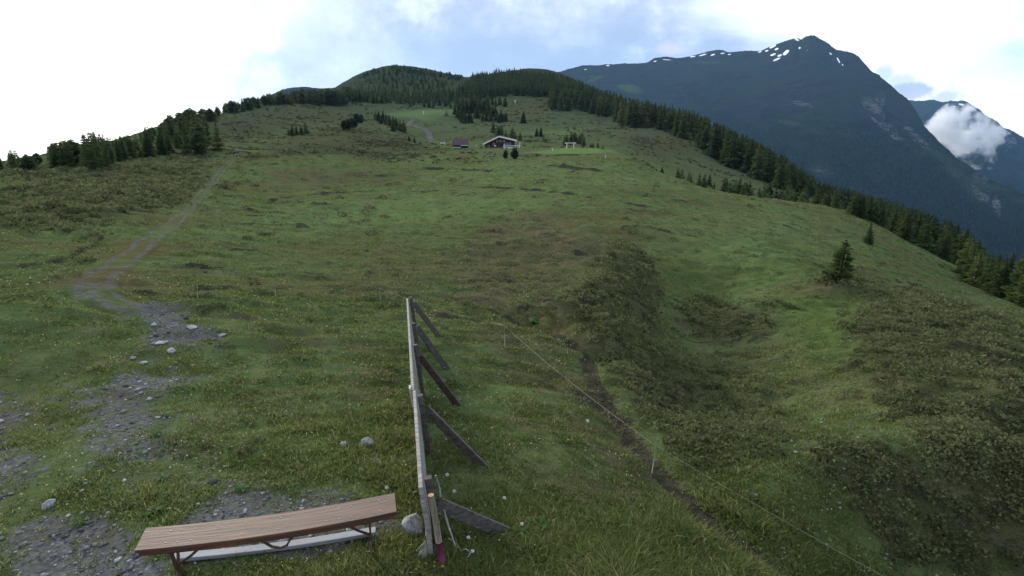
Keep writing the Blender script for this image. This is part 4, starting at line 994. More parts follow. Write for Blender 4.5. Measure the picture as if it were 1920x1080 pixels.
def pebbles(n):
    x, y, z = sample_land(n, 3.2, 24); zn = zone_at(x, y); r = np.hypot(x, y); k = rng.random(len(x)) < np.clip(zn['gravel']*1.1-.2+.5*fbm(x*2, y*2, 3, 131), 0, 1); x, y, z, r = x[k], y[k], z[k], r[k]; m = len(x)
    sz = (0.006+0.0011*r)*np.exp(rng.normal(0, .5, m)); o = np.array([(1, 0, 0), (-1, 0, 0), (0, 1, 0), (0, -1, 0), (0, 0, .6), (0, 0, -.6)], float)
    a = rng.uniform(0, 6.28, m); ca, sa = np.cos(a), np.sin(a); P = o[None]*sz[:, None, None]*rng.uniform(.6, 1.4, (m, 6, 1))
    V = np.stack([P[..., 0]*ca[:, None]-P[..., 1]*sa[:, None]+x[:, None], P[..., 0]*sa[:, None]+P[..., 1]*ca[:, None]+y[:, None], P[..., 2]+z[:, None]+sz[:, None]*.25], -1).reshape(-1, 3)
    f = np.array([(0, 2, 4), (2, 1, 4), (1, 3, 4), (3, 0, 4), (2, 0, 5), (1, 2, 5), (3, 1, 5), (0, 3, 5)]); F = (np.arange(m)[:, None, None]*6+f[None]).reshape(-1, 3)
    me = np_mesh('pebbles', V, F); t_ = np.repeat(rng.random(m), 6); pt_attr(me, 'tint', np.stack([t_, t_, t_*0, t_*0+1], -1))
    mt = plant_mat('pebble_stone', (0.075, 0.073, 0.072), (0.20, 0.195, 0.19), (0.34, 0.34, 0.34), 3.0, 0.0); tag(link('pebbles', me, mt), 'loose grey pebbles on the bare gravel', 'gravel', None, 'stuff')
pebbles(42000)
x, y, z = sample_land(16000, 3.5, 20); zn = zone_at(x, y); r = np.hypot(x, y); k = (rng.random(len(x)) < np.clip(.10+fbm(x*.6, y*.6, 3, 141)*.8, 0, 1)) & (zn['gravel'] < .3) & (zn['heath'] < .4); x, y, z, r = x[k], y[k], z[k], r[k]
M_petal = plant_mat('small_petals', (0.42, 0.40, 0.22), (0.55, 0.53, 0.40), (0.60, 0.60, 0.56), 2.0, .3)
clumps('meadow_flowers', x, y, z+.06, 0.010+0.0004*r, 3, 0.008+0.0007*r, M_petal, 'tiny pale flowers dotted through the near grass')

x, y, z = sample_land(90000, 150, 760); zn = zone_at(x, y); r = np.hypot(x, y); cl = fbm(x/26, y/13, 4, 201)+.35*fbm(x/7, y/5, 2, 211)
calm_ = np.zeros(len(x))
for u_, v_, rad_ in ((940, 277, 16), (1020, 284, 22), (1060, 284, 22), (1110, 284, 22), (863, 277, 12), (790, 214, 50), (790, 245, 26)):
    cx_, cy_ = ts_xy(hit_s(u_, v_)); calm_ = np.maximum(calm_, np.exp(-(np.hypot(x-cx_, y-cy_)/rad_)**4))
k = rng.random(len(x)) < np.clip(-.06+cl*1.25+.45*zn['heath'], 0, .9)*(1-calm_)*(1-zn['bright'])*(sdf_line(rd, x, y) > 2.5)
x, y, z, r = x[k], y[k], z[k], r[k]; rad = (0.20+0.0015*r)*rng.uniform(.4, 1.3, len(x))
M_shrub = plant_mat('dwarf_shrub_leaves', (0.040, 0.052, 0.026), (0.095, 0.108, 0.055), (0.105, 0.085, 0.055), 0.06, 0.3)
clumps('dwarf_shrubs', x, y, z, rad, 14, rad*.75, M_shrub, 'dark dwarf shrubs patching the far slopes', .45)

# ------------------------------------------------------------------ the bench and the plank under it
def on_plane(u, v, z):
    dx, dy, dz = ray(u, v); k = z/dz; return Vector((dx*k, dy*k, z))
M_benchwood = wood_mat('bench_wood', (0.046, 0.020, 0.012), (0.112, 0.052, 0.031), (0.165, 0.080, 0.047), 1.0, (0.7, 16, 16), 0.62, 0.35)
M_benchmetal = plain('bench_rusty_frame', (0.075, 0.036, 0.026), 0.6, 0.4, 0.3, 20)
M_screw = plain('screw_heads', (0.30, 0.28, 0.26), 0.5, 0.5, 0.2)
gz = float(np.mean([hit(u, v).z for u, v in ((340, 1045), (520, 1010), (690, 990))]))
SEAT = 0.47
A = on_plane(263.5, 1010, gz+SEAT); B = on_plane(741.5, 941, gz+SEAT)
mid = (A+B)/2; blen = (B-A).length; bang = math.atan2(B.y-A.y, B.x-A.x)
print('BENCH len', blen, 'gz', gz, 'A', A, 'B', B)
bench = tag(empty('bench', (mid.x, mid.y, gz), bang), 'long narrow brown wooden bench on V-shaped legs', 'bench')
Lb, Wb, Tb = blen, 0.265, 0.028
mb = MB(); nseg = 12
SAG = 0.038
def sg(x): return -SAG*(1-(2*x/Lb)**2)
def bowed(length, w, h, z, f, n=24, y=0.0):
    V = []; F = []; b = .004; pr = [(-w/2+b, -h/2), (w/2-b, -h/2), (w/2, -h/2+b), (w/2, h/2-b), (w/2-b, h/2), (-w/2+b, h/2), (-w/2, h/2-b), (-w/2, -h/2+b)]
    for i in range(n+1):
        x = -length/2+length*i/n; V += [(x, y+a, z+c+f(x)) for a, c in pr]
    for i in range(n):
        for k in range(8): F.append((i*8+k, (i+1)*8+k, (i+1)*8+(k+1) % 8, i*8+(k+1) % 8))
    F += [tuple(range(8)), tuple(n*8+k for k in reversed(range(8)))]
    m_ = MB(); m_.add(V, F); return m_
mb = bowed(Lb, Wb, Tb, SEAT-Tb/2, sg)
mb.build('seat', M_benchwood, bench)
mb = MB()
for s in (-1, 1):
    ap = bowed(Lb-.04, .022, .034, SEAT-Tb-.016, sg, 24, s*(Wb/2-.018)); mb.add(ap.v, ap.f)
mb.build('apron', M_benchwood, bench)
mb = MB()
for fx in (-.40, -.36, -.31, -.12, 0.02, .21, .26, .31, .43):
    for s in (-.55, .5): mb.tube([(fx*Lb, s*Wb/2, SEAT-.004+sg(fx*Lb)), (fx*Lb+.001, s*Wb/2, SEAT+.002+sg(fx*Lb))], .006, 8)
mb.build('screws', M_screw, bench)
for sx in (-1, 1):
    mb = MB(); x0 = sx*Lb*.385
    for s in (-1, 1):
        mb.beam((x0, s*Wb*.40, SEAT-Tb-.005), (x0, s*Wb*.06, .17), .034, .014, (1, 0, 0)); mb.beam((x0, s*Wb*.06, .17), (x0, s*Wb*.5, -.01), .034, .014, (1, 0, 0))
    mb.beam((x0, -Wb*.5, .006), (x0, Wb*.5, .006), .034, .012)
    mb.beam((x0, -Wb*.42, SEAT-Tb-.008), (x0, Wb*.42, SEAT-Tb-.008), .034, .014)
    mb.build('leg', M_benchmetal, bench)
    mb = MB()
    mb.tube([(x0, 0, .20), (x0-sx*.10, 0, .26), (x0-sx*.30, 0, SEAT-Tb-.01)], .011, 8); mb.build('strut', M_benchmetal, bench)
mb = MB()
cx = .03*Lb
mb.tube([(cx-.20, -Wb*.3, SEAT-Tb-.03), (cx-.08, -Wb*.3, SEAT-.18), (cx-.02, -Wb*.3, SEAT-.205), (cx+.03, -Wb*.3, SEAT-.19), (cx+.06, -Wb*.3, SEAT-.14), (cx+.12, -Wb*.3, SEAT-Tb-.03)], .011, 8)
mb.build('folding_brace', M_benchmetal, bench)
M_plank = wood_mat('white_plank_wood', (0.22, 0.22, 0.225), (0.31, 0.31, 0.325), (0.17, 0.17, 0.175), 0.8, (0.6, 12, 12), .7)
P0 = on_plane(326, 1043, gz+.075); P1 = on_plane(704, 993, gz+.075)
mb = MB(); d = (P1-P0); ln = d.length
mb = bowed(ln, .082, .034, .064, lambda x: -.028*(1-(2*x/ln)**2))
pl = mb.build('plank', M_plank, None); pl.location = ((P0+P1)/2)-Vector((0, 0, .075)); pl.rotation_euler = (0, 0, math.atan2(d.y, d.x))
tag(pl, 'long whitish plank lying on low blocks under the bench', 'plank')
for f_ in (-.42, .42):
    mb = MB(); mb.beam((f_*ln-.06, 0, .017), (f_*ln+.06, 0, .017), .075, .058); mb.build('block', M_benchmetal, pl)

# ------------------------------------------------------------------ the leaning board fence
M_board = wood_mat('weathered_boards', (0.15, 0.135, 0.125), (0.33, 0.305, 0.285), (0.21, 0.175, 0.15), 0.7, (0.5, 14, 14), .85, .15)
M_brace = wood_mat('dark_brace_wood', (0.050, 0.042, 0.038), (0.125, 0.110, 0.105), (0.085, 0.065, 0.055), 0.9, (0.6, 12, 12), .85, .15)
M_brace_red = wood_mat('reddish_brace_wood', (0.045, 0.030, 0.026), (0.092, 0.068, 0.060), (0.075, 0.045, 0.04), 0.9, (0.6, 12, 12), .85, .15)
M_pale = wood_mat('pale_batten', (0.38, 0.34, 0.30), (0.50, 0.46, 0.42), (0.30, 0.26, 0.22), 1.2, (10, 10, .6), .8)
M_log = wood_mat('yellowed_pole', (0.10, 0.085, 0.065), (0.24, 0.20, 0.135), (0.07, 0.06, 0.05), 1.4, (12, 12, .5), .8)
M_cut = plain('cut_end', (0.36, 0.23, 0.13), .85, .1, .2, 30)
M_pink = plain('pink_paint', (0.15, 0.028, 0.075), .7, .35, .2, 12)
M_rope = plain('frayed_rope', (0.30, 0.29, 0.25), .95, .05, .3, 30)
F0 = hit(811, 1048); F1 = hit(776, 634)
fd = (F1-F0); fdir = fd.normalized(); side = Vector((fdir.y, -fdir.x, 0)).normalized()    # to the right
def solve_top(base, u, v):
    best = None
    for h in np.linspace(.4, 1.6, 121):
        for l in np.linspace(-.5, .3, 81):
            p = base+Vector((0, 0, h))+side*(l*h); U, V_ = proj(p.x, p.y, p.z); e = (U-u)**2+(V_-v)**2
            if best is None or e < best[0]: best = (e, h, l)
    return best
b0 = solve_top(F0, 789, 919); b1 = solve_top(F1, 764.5, 558)
print('FENCE', F0, F1, fd.length, b0, b1)
def fpt(t, k, off=0.0):
    """point on the fence: t along, k up (0 ground .. 1 top), off to the right"""
    base = F0+fd*t; h = b0[1]+(b1[1]-b0[1])*t; l = b0[2]+(b1[2]-b0[2])*t
    return base+Vector((0, 0, h*k))+side*(l*h*k+off)
def param_of(u, v, k=1.0):
    return min(np.linspace(0, 1, 801), key=lambda t: (lambda p: (proj(p.x, p.y, p.z)[1]-v)**2)(fpt(t, k)))
fence = tag(empty('wooden_fence', F0), 'weathered grey board fence leaning on slanted braces beside the bench', 'fence')
def local(p): return Vector(p)-F0
t_joint = param_of(770, 733)
upf = (fpt(.5, 1)-fpt(.5, 0)).normalized(); TH_B = 0.036
for (ta, tb) in ((0.0, t_joint-.002), (t_joint+.002, 1.0)):
    for i, (ka, kb) in enumerate(((.02, .335), (.35, .665), (.68, 1.0))):
        off = random.uniform(-.006, .006)+(-.010 if ta > 0 else 0); j = 0.0 if i == 2 else (-.012 if ta == 0 else 0)
        mb = MB(); pa, pb = local(fpt(ta+j*.2, (ka+kb)/2, off)), local(fpt(tb, (ka+kb)/2, off)); hh = (fpt(.5, kb)-fpt(.5, ka)).length*.985
        n = 6
        for q in range(1):
            mb.beam(pa, pb, TH_B, hh, upf, bevel=.006)
        mb.build('board', M_board, fence)
mb = MB(); mb.beam(local(fpt(t_joint+.012, .70, -.042)), local(fpt(t_joint+.012, 1.03, -.042)), .10, .022, side); mb.build('batten', M_pale, fence)
PT = [param_of(795, 900, 1.03), param_of(778, 745, 1.0), param_of(770, 650), param_of(765, 602), param_of(762, 560)]
PT[0] = max(PT[0], .02); PT[-1] = min(PT[-1], .992)
for i, t in enumerate(PT):
    mb = MB(); mb.beam(local(fpt(t, -.12, .066)), local(fpt(t, 1.035 if i != 3 else .95, .066)), .06, .06, fdir, bevel=.008); mb.build('post', M_brace, fence)
# round pole with a pink-painted foot in front of the near end
mb = MB(); r0 = .026; e = -.012
q0, q1, q2, q3 = [local(fpt(e, k, .075)) for k in (-.05, .34, .99, 1.0)]
mb.tube([q1, (q1+q2)/2+Vector((.004, 0, 0)), q2, q3], [r0, r0*.98, r0*.95, r0*.93], 14); pole = mb.build('round_pole', M_log, fence, True)
mb = MB(); mb.tube([q0, q1+(q2-q1)*.002], [r0*1.06, r0*1.04], 14); mb.build('painted_foot', M_pink, pole, True)
mb = MB(); mb.tube([q3, q3+(q3-q2).normalized()*.006], [r0*.92, r0*.9], 14); mb.build('cut_end', M_cut, pole)
for pts in ([(.02, 1.05, .13), (.02, .85, .145), (.025, .7, .14)], [(.02, .55, .15), (.015, .35, .165), (.01, .12, .19), (.005, .03, .20)]):
    mb = MB(); mb.tube([local(fpt(*p)) for p in pts], .009, 6); mb.build('rope', M_rope, fence, True)
# lattice of frayed netting at the near foot
mb = MB()
for k in range(9):
    a = local(fpt(-.004, random.uniform(.05, .35), -.03)); mb.tube([a, a+side*random.uniform(-.10, -.02)+Vector((0, -.02, -random.uniform(.05, .2)))], .004, 5)
mb.build('frayed_netting', M_rope, fence)
BR = [((812, 945), (950, 1000), .115, M_brace), ((785, 766), (903, 872), .115, M_brace), ((778, 668), (858, 760), .11, M_brace_red), ((770, 612), (838, 692), .11, M_brace), ((766, 568), (822, 630), .10, M_brace)]
for (t, ((ua, va), (ub, vb), wd, mt)) in zip(PT, BR):
    foot = hit(ub, vb); k = min(np.linspace(.3, 1.05, 76), key=lambda k: (lambda p: (proj(p.x, p.y, p.z)[1]-va)**2)(fpt(t, k, .11)))
    a = local(fpt(t, k, .108)); b = local(foot)+Vector((0, 0, .0)); d = (b-a).normalized(); b = b+d*.05
    mb = MB(); mb.beam(a, b, .03, wd, (0, 0, 1), bevel=.004); br = mb.build('brace', mt, fence)
    if mt is M_brace_red: br['label'] = 'reddish-brown brace'

# ------------------------------------------------------------------ electric fence
M_fibre = plain('white_fibreglass', (0.34, 0.33, 0.26), .6, .3, .1)
M_wire = plain('fence_wire', (0.20, 0.195, 0.16), .5, .5, .1)
EP = [(947, 652, 945, 603, 'white electric-fence stake in the dry grass right of the board fence'), (1221, 886, 1232, 825, 'white electric-fence stake beside the dark footpath'),
      (713, 562, 711, 537, 'thin electric-fence stake just left of the board fence top'), (517, 556, 514, 530, 'thin electric-fence stake in the middle of the left wire'), (370, 560, 370, 536, 'thin electric-fence stake nearest the gravel patch')]
tie = {}
for i, (ub, vb, ut, vt, lab) in enumerate(EP):
    p = hit(ub, vb); h = math.hypot(vt-vb, ut-ub)*px_m(p)*1.12
    top = min((p+Vector((dx, 0, h)) for dx in np.linspace(-.25, .25, 51)), key=lambda w: abs(proj(w.x, w.y, w.z)[0]-ut))
    st = tag(empty('fence_stake', p), lab, 'fence stake', 'electric fence stakes'); l = top-p
    mb = MB(); mb.tube([Vector((0, 0, -.1))-l*.05, l], [.0075, .006], 8); mb.build('rod', M_fibre, st, True)
    mb = MB(); mb.tube([l*.80+Vector((0, -.01, 0)), l*.80+Vector((0, -.035, .01)), l*.86+Vector((0, -.02, 0))], .007, 6); mb.build('wire_hook', M_fibre, st, True)
    tie[i] = p+l*.80
def wire(pts, label):
    out = []
    for a, b in zip(pts[:-1], pts[1:]):
        for k in range(12):
            f = k/12; out.append(a+(b-a)*f-Vector((0, 0, .10*4*f*(1-f)*min(1, (b-a).length/8))))
    out.append(pts[-1]); o = Vector(pts[0]); mb = MB(); mb.tube([p-o for p in out], .0019, 5); w = mb.build('fence_wire', M_wire, None, True, o); tag(w, label, 'wire')
pe = hit(1640, 1130); pe = tie[1]+(pe-tie[1])*1.7; pe = Vector((pe.x, pe.y, float(H(pe.x, pe.y)))); pw = hit(275, 545); pm = hit(765, 575)
wire([tie[0], tie[1], pe+Vector((0, 0, .45))], 'thin white electric wire running down along the footpath')
wire([pw+Vector((0, 0, .3)), tie[4], tie[3], tie[2], tie[0]], 'thin wire strung across the meadow left of the board fence')

# ------------------------------------------------------------------ stones
def stone_mesh(seed, flat):
    import bmesh
    bm = bmesh.new(); bmesh.ops.create_icosphere(bm, subdivisions=3, radius=1)
    for v in bm.verts:
        c = v.co; n = float(fbm(np.array(c.x*1.1+seed*3.1+c.z), np.array(c.y*1.1-c.z*.7), 3, seed)); f = 1+.55*n
        for k in range(7):
            r = random.Random(seed*31+k); d = Vector((r.uniform(-1, 1), r.uniform(-1, 1), r.uniform(-.4, 1))).normalized(); lim = r.uniform(.62, .85); dd = c.dot(d)*f
            if dd > lim: f *= (lim+(dd-lim)*.25)/dd
        v.co = c*f; v.co.z *= flat
    me = bpy.data.meshes.new('stone'); bm.to_mesh(me); bm.free(); return me
M_stone = None
def stone_mat():
    m, nt, b = new_mat('stone', .9, .2); t = NT(nt); co = t.coord('Object')
    n = t.noise(2.2, 6, .7, co); n2 = t.noise(7, 4, .7, co, off=4)
    c = t.mix(t.step(n, .3, .7), (0.18, 0.18, 0.185), (0.46, 0.46, 0.47)); c = t.mix(t.step(n2, .60, .72), c, (0.06, 0.06, 0.06)); c = t.mix(t.step(n2, .34, .26), c, (0.50, 0.50, 0.49))
    t.L(c, b.inputs['Base Color']); t.bump(n2, .6, .15, b); return m
M_stone = stone_mat()
ST = [(645, 836, 15, .62, 'small grey stone left of a larger one in the grass by the fence'), (688, 836, 25, .75, 'pale grey angular stone in the grass left of the fence'), (706, 866, 22, .22, 'flat pale stone slab half sunk in the grass below the angular stone'),
      (773, 994, 38, .85, 'big lichen-spotted boulder against the foot of the fence'), (94, 948, 19, .6, 'bluish grey stone lying alone at the lower left'), (322, 659, 15, .5, 'whitish stone at the lower edge of the gravel patch'),
      (250, 673, 10, .6, 'small pale round stone left of the whitish gravel-edge stone'), (302, 644, 18, .22, 'flat whitish stone inside the gravel patch'), (360, 614, 15, .25, 'flat pale stone at the right rim of the gravel patch'), (415, 629, 11, .3, 'thin pale stone in the grass right of the gravel patch'), (268, 681, 12, .3, 'thin flat stone above the sparse gravel')]
for i, (u, v, w, fl, lab) in enumerate(ST):
    p = hit(u, v); me = stone_mesh(i+3, fl); s = w*1.3*px_m(p)/2; o = link('stone', me, M_stone, None, p+Vector((0, 0, s*fl*.45))); o.scale = (s*1.1, s*.85, s); o.rotation_euler = (random.uniform(-.15, .15), random.uniform(-.15, .15), random.random()*6); tag(o, lab, 'stone')
small = [(1484, 828, 7), (1492, 849, 8), (1483, 795, 6), (1541, 787, 6), (1540, 793, 6), (1582, 880, 7), (1415, 930, 12), (1457, 960, 11), (1748, 972, 8), (1575, 953, 6), (1870, 912, 6), (1405, 928, 6), (1660, 1048, 7), (1515, 838, 5), (1540, 842, 5), (1436, 843, 5)]
base = None
for i, (u, v, w) in enumerate(small):
    p = hit(u, v); s = w*px_m(p)/2
    if base is None: base = link('stone', stone_mesh(41, .6), M_stone); o = base
    else: o = base.copy(); C.objects.link(o)
    o.location = p+Vector((0, 0, s*.4)); o.scale = (s, s*.9, s); o.rotation_euler = (0, 0, random.random()*6)
    tag(o, 'small pale stone dotted over the hollow on the right-hand slope', 'stone', 'small stones in the right hollow')

# ------------------------------------------------------------------ leafy plants and dandelions
M_leaf = plant_mat('broad_leaves', (0.035, 0.075, 0.020), (0.065, 0.125, 0.035), (0.11, 0.16, 0.07), 3.0, .25)
M_fluff = plain('dandelion_fluff', (0.62, 0.62, 0.60), .95, .05, .1, 60)
M_yellow = plain('yellow_petals', (0.55, 0.48, 0.16), .8, .1, .15, 60)
M_stem = plain('flower_stem', (0.10, 0.15, 0.05), .8, .1, .2, 10)
def leaf_plant(u, v, wpx, n, label, name='dock_plant', group=None):
    p = hit(u, v); R = wpx*px_m(p)/2; V = []; F = []; T = []
    for i in range(n):
        a = 6.283*i/n+random.uniform(-.3, .3); L = R*random.uniform(.6, 1.1); w = L*random.uniform(.16, .26); up = random.uniform(.35, 1.0); b = len(V); d = Vector((math.cos(a), math.sin(a), 0)); s = Vector((-d.y, d.x, 0)); tt = random.random(); g = random.random()
        for k in range(6):
            f = k/5; c = d*(L*f)+Vector((0, 0, L*up*math.sin(f*2.3)*.6)); ww = w*math.sin(math.pi*min(1, f*.92+.08))**.8
            V += [c-s*ww+Vector((0, 0, ww*.3)), c, c+s*ww+Vector((0, 0, ww*.3))]; T += [(tt, g, 0, 1)]*3
        for k in range(5):
            j = b+k*3; F += [(j, j+1, j+4, j+3), (j+1, j+2, j+5, j+4)]
    me = np_mesh(name, [tuple(x) for x in V], F); pt_attr(me, 'tint', T); o = link(name, me, M_leaf, None, p); tag(o, label, 'plant', group)
for u, v, w, n, lab in [(290, 962, 46, 16, 'broad-leaved green plant beside the left end of the bench'), (456, 920, 34, 12, 'leafy plant at the upper edge of the gravel behind the bench'), (292, 818, 26, 10, 'small leafy plant at the lower edge of the sparse gravel'), (312, 782, 20, 9, 'small leafy plant in the sparse gravel patch'),
                        (968, 1006, 54, 14, 'broad-leaved plant at the foot of the nearest fence brace'), (1010, 990, 60, 12, 'loose leafy plant right of the nearest fence brace'), (306, 900, 28, 10, 'low leafy plant above the bench plant'), (1000, 606, 26, 14, 'yellow-green leafy plant beside the footpath'), (150, 985, 30, 9, 'low weed growing in the bare dirt at the lower left'), (205, 925, 24, 9, 'low weed above the bare dirt at the lower left'), (385, 1040, 30, 9, 'grassy weed under the left half of the bench beam')]:
    leaf_plant(u, v, w, n, lab)
def flower(u, v, h, rpx, fluffy, label, group):
    p = hit(u, v); r = rpx*px_m(p)/2; t = tag(empty('dandelion', p), label, 'flower', group); top = Vector((random.uniform(-.02, .02), random.uniform(-.02, .02), h))
    mb = MB(); mb.tube([(0, 0, -.02), top*.5+Vector((.004, 0, 0)), top], .003, 5); mb.build('stem', M_stem, t, True)
    mb = MB(); rr = random.Random(int(u))
    for k in range(26 if fluffy else 18):
        d = Vector((rr.gauss(0, 1), rr.gauss(0, 1), rr.gauss(0, 1) if fluffy else abs(rr.gauss(0, .35)))).normalized(); s = d.orthogonal().normalized()*r*.30; c = d.cross(s).normalized()*r*.30
        e_ = top+d*r; mb.add([top, e_-s, e_+c, e_+s], [(0, 1, 2), (0, 2, 3), (1, 3, 2)])
    mb.build('seed_head' if fluffy else 'flower_head', M_fluff if fluffy else M_yellow, t)
for u, v in [(883, 1022), (898, 1000), (884, 1048), (855, 985), (943, 950), (852, 936), (975, 1000), (838, 905), (1100, 800), (722, 930)]:
    flower(u, v, .09, 6.5, True, 'white dandelion clock in the grass around the fence foot', 'dandelion clocks near the fence')
for u, v in [(798, 1068), (813, 1070), (833, 1066), (833, 1072), (818, 1066), (785, 1066), (778, 1075), (700, 1045)]:
    flower(u, v, .05, 5, False, 'tiny pale yellow flower in the grass below the fence end', 'yellow flowers below the fence')
# dried looping stalk in the grass
p = hit(870, 1040); mb = MB(); k = px_m(p)
mb.tube([Vector((-.14, .14, .05)), Vector((-.07, .06, .06)), Vector((-.02, -.02, .05)), Vector((.02, -.03, .08)), Vector((.06, -.05, .06)), Vector((.03, -.10, .04))], .005, 6); w = mb.build('dry_stalk', M_rope, None, True, p); tag(w, 'pale dried stalk curling in the grass below the nearest brace', 'stalk')

# ------------------------------------------------------------------ chalet, barn and small things on the far meadow
M_timber = wood_mat('dark_timber', (0.032, 0.014, 0.011), (0.085, 0.040, 0.030), (0.065, 0.030, 0.022), .3, (1, 1, 9), .85, .15)
M_roof = plain('dark_roof', (0.050, 0.042, 0.044), .85, .2, .3, 1.5)
M_rroof = plain('plum_roof', (0.060, 0.038, 0.046), .85, .2, .25, 1.2)
M_white = plain('white_trim', (0.62, 0.61, 0.60), .7, .2, .08)
M_render = plain('white_render', (0.55, 0.55, 0.54), .85, .2, .1, 2)
M_glass_opening, _nt, _b = new_mat('dark_glass_opening', .1, .5); _b.inputs['Base Color'].default_value = (.015, .017, .02, 1)
gp = hit(940, 277.5); k = px_m(gp)
def ch(x, y, z): return Vector((x*k, y, z*k))      # x, z in photo pixels at the chalet, y in metres going away
chal = tag(empty('chalet', gp, 0.0), 'dark timber chalet with pale gable boards and a white terrace railing', 'house')
XL, XR, XT, ZL, ZR, ZT, DP = -30, 25, -4, 7.5, 13.5, 20.5, 9.0
def zroof(x): return ZL+(ZT-ZL)*(x-(-32))/(XT+32) if x < XT else ZT+(ZR-ZT)*(x-XT)/(27-XT)
mb = MB(); pf = [(XL, -6), (XR, -6), (XR, zroof(XR)-.6), (XT, ZT-.6), (XL, zroof(XL)-.6)]
mb.add([ch(x, 0, z) for x, z in pf]+[ch(x, DP, z) for x, z in pf], [(0, 1, 2, 3, 4), (9, 8, 7, 6, 5)]+[(i, (i+5), (i+1) % 5+5, (i+1) % 5) for i in range(5)])
wl = mb.build('wall', M_timber, chal)
mb = MB(); mb.add([ch(x, -.25, z) for x, z in [(XL-.6, -6), (XR+.6, -6), (XR+.6, 2.2), (XL-.6, 1.0)]]+[ch(x, DP+.05, z) for x, z in [(XL-.6, -6), (XR+.6, -6), (XR+.6, 2.2), (XL-.6, 1.0)]], [(0, 1, 2, 3), (7, 6, 5, 4)]+[(i, i+4, (i+1) % 4+4, (i+1) % 4) for i in range(4)])
mb.build('stone_base', plain('chalet_base', (0.10, 0.095, 0.09), .9, .1, .3, 2), chal)
mb = MB(); ov = 1.5
for x0, z0, x1, z1 in ((-34, ZL-.7, XT, ZT), (29, ZR-.5, XT, ZT)):
    a = [ch(x0, -ov, z0), ch(x1, -ov, z1), ch(x1, DP+.6, z1), ch(x0, DP+.6, z0)]; mb.add(a+[v+Vector((0, 0, .22)) for v in a], [(0, 1, 2, 3), (7, 6, 5, 4), (0, 4, 5, 1), (1, 5, 6, 2), (2, 6, 7, 3), (3, 7, 4, 0)])
rf = mb.build('roof', M_roof, chal)
mb = MB(); mb.beam(ch(1, 4, ZT-1), ch(1, 4, ZT+3.4), .55, .55); mb.build('chimney', M_render, rf)
for x0, z0, x1, z1 in ((-34.2, ZL-.4, XT, ZT+.5), (29.2, ZR-.2, XT, ZT+.5)):
    mb = MB(); mb.beam(ch(x0, -ov-.06, z0), ch(x1, -ov-.06, z1), .08, .42); mb.build('barge_board', M_white, chal)
for x, z, w, h in ((-24, 2.2, 3.2, 3.0), (-14, 5.4, 3.2, 3.6), (-8, 11.2, 3.0, 3.2), (-1.5, 11.2, 3.0, 3.2), (5, 11, 3, 3.2), (10, 6.0, 3.2, 3.4), (16, 6.0, 3.2, 3.4)):
    mb = MB()
    for q, (xa, za, xb, zb) in enumerate(((-w/2, 0, w/2, 0), (-w/2, h, w/2, h))): mb.beam(ch(x+xa, -.04, z+za), ch(x+xb, -.04, z+zb), .07, .09)
    for xa in (-w/2, w/2): mb.beam(ch(x+xa, -.03, z), ch(x+xa, -.03, z+h), .07, .07, (0, 1, 0))
    fr = mb.build('window', M_white, wl); mb = MB(); mb.add([ch(x-w/2, -.02, z), ch(x+w/2, -.02, z), ch(x+w/2, -.02, z+h), ch(x-w/2, -.02, z+h)], [(0, 1, 2, 3)]); mb.build('pane', M_glass_opening, wl)
mb = MB(); mb.beam(ch(-13.6, -.07, 4.1), ch(-9.6, -.07, 4.1), .05, 2.4*k); mb.build('sign_board', M_white, wl)
mb = MB(); mb.beam(ch(5.6, -.06, 2.0), ch(5.6, -.06, 8.0), 1.8*k, .06, (0, 1, 0)); mb.build('door', M_white, wl)
mb = MB(); mb.add([ch(4, -3.2, -5), ch(34, -3.2, -5), ch(34, -3.2, 1.2), ch(4, -3.2, 1.2), ch(4, -.3, -5), ch(34, 3.2, -5), ch(34, 3.2, 1.2), ch(4, -.3, 1.2)], [(0, 1, 2, 3), (3, 2, 6, 7), (1, 5, 6, 2), (0, 3, 7, 4), (4, 7, 6, 5)])
ter = mb.build('terrace', M_render, chal)
mb = MB()
for z in (2.6, 5.0): mb.beam(ch(4, -3.2, z), ch(34, -3.2, z), .05, .16 if z > 3 else .12); mb.beam(ch(34, -3.2, z), ch(34, 3.0, z), .05, .12)
for x in np.linspace(4, 34, 9): mb.beam(ch(x, -3.17, 1), ch(x, -3.17, 5), .07, .07, (0, 1, 0))
mb.beam(ch(34.1, -3.2, 1), ch(35, 0, 10.5), .09, .09, (0, 1, 0))
mb.build('railing', M_white, ter)

gb = hit(863, 277.5); kb = px_m(gb)
def bn(x, y, z): return Vector((x*kb, y, z*kb))
barn = tag(empty('barn', gb, 0.05), 'small barn with a plum-brown roof left of the chalet', 'barn')
mb = MB(); pr = [(0, -5), (6, -5), (6, 7), (3, 16*kb/kb), (0, 7)]
mb.add([bn(-14, 0, -5), bn(-14, 6, -5), bn(-14, 6, 6), bn(-14, 3, 14.6), bn(-14, 0, 6), bn(14, 0, -5), bn(14, 6, -5), bn(14, 6, 6), bn(14, 3, 14.6), bn(14, 0, 6)], [(0, 1, 2, 3, 4), (9, 8, 7, 6, 5), (0, 4, 9, 5), (1, 6, 7, 2), (0, 5, 6, 1)])
bw = mb.build('wall', M_timber, barn)
mb = MB()
for ya, za, yb, zb in ((-.7, 4.6, 3, 15.2), (6.7, 4.6, 3, 15.2)):
    a = [bn(-15, ya, za), bn(15, ya, za), bn(15, yb, zb), bn(-15, yb, zb)]; mb.add(a+[v+Vector((0, 0, .2)) for v in a], [(0, 1, 2, 3), (7, 6, 5, 4), (0, 4, 5, 1), (1, 5, 6, 2), (2, 6, 7, 3), (3, 7, 4, 0)])
mb.build('roof', M_rroof, barn)
mb = MB(); mb.beam(bn(-14.2, -.08, .6), bn(1, -.08, .6), .12, 2.6*kb); mb.build('whitewashed_base', M_render, bw)
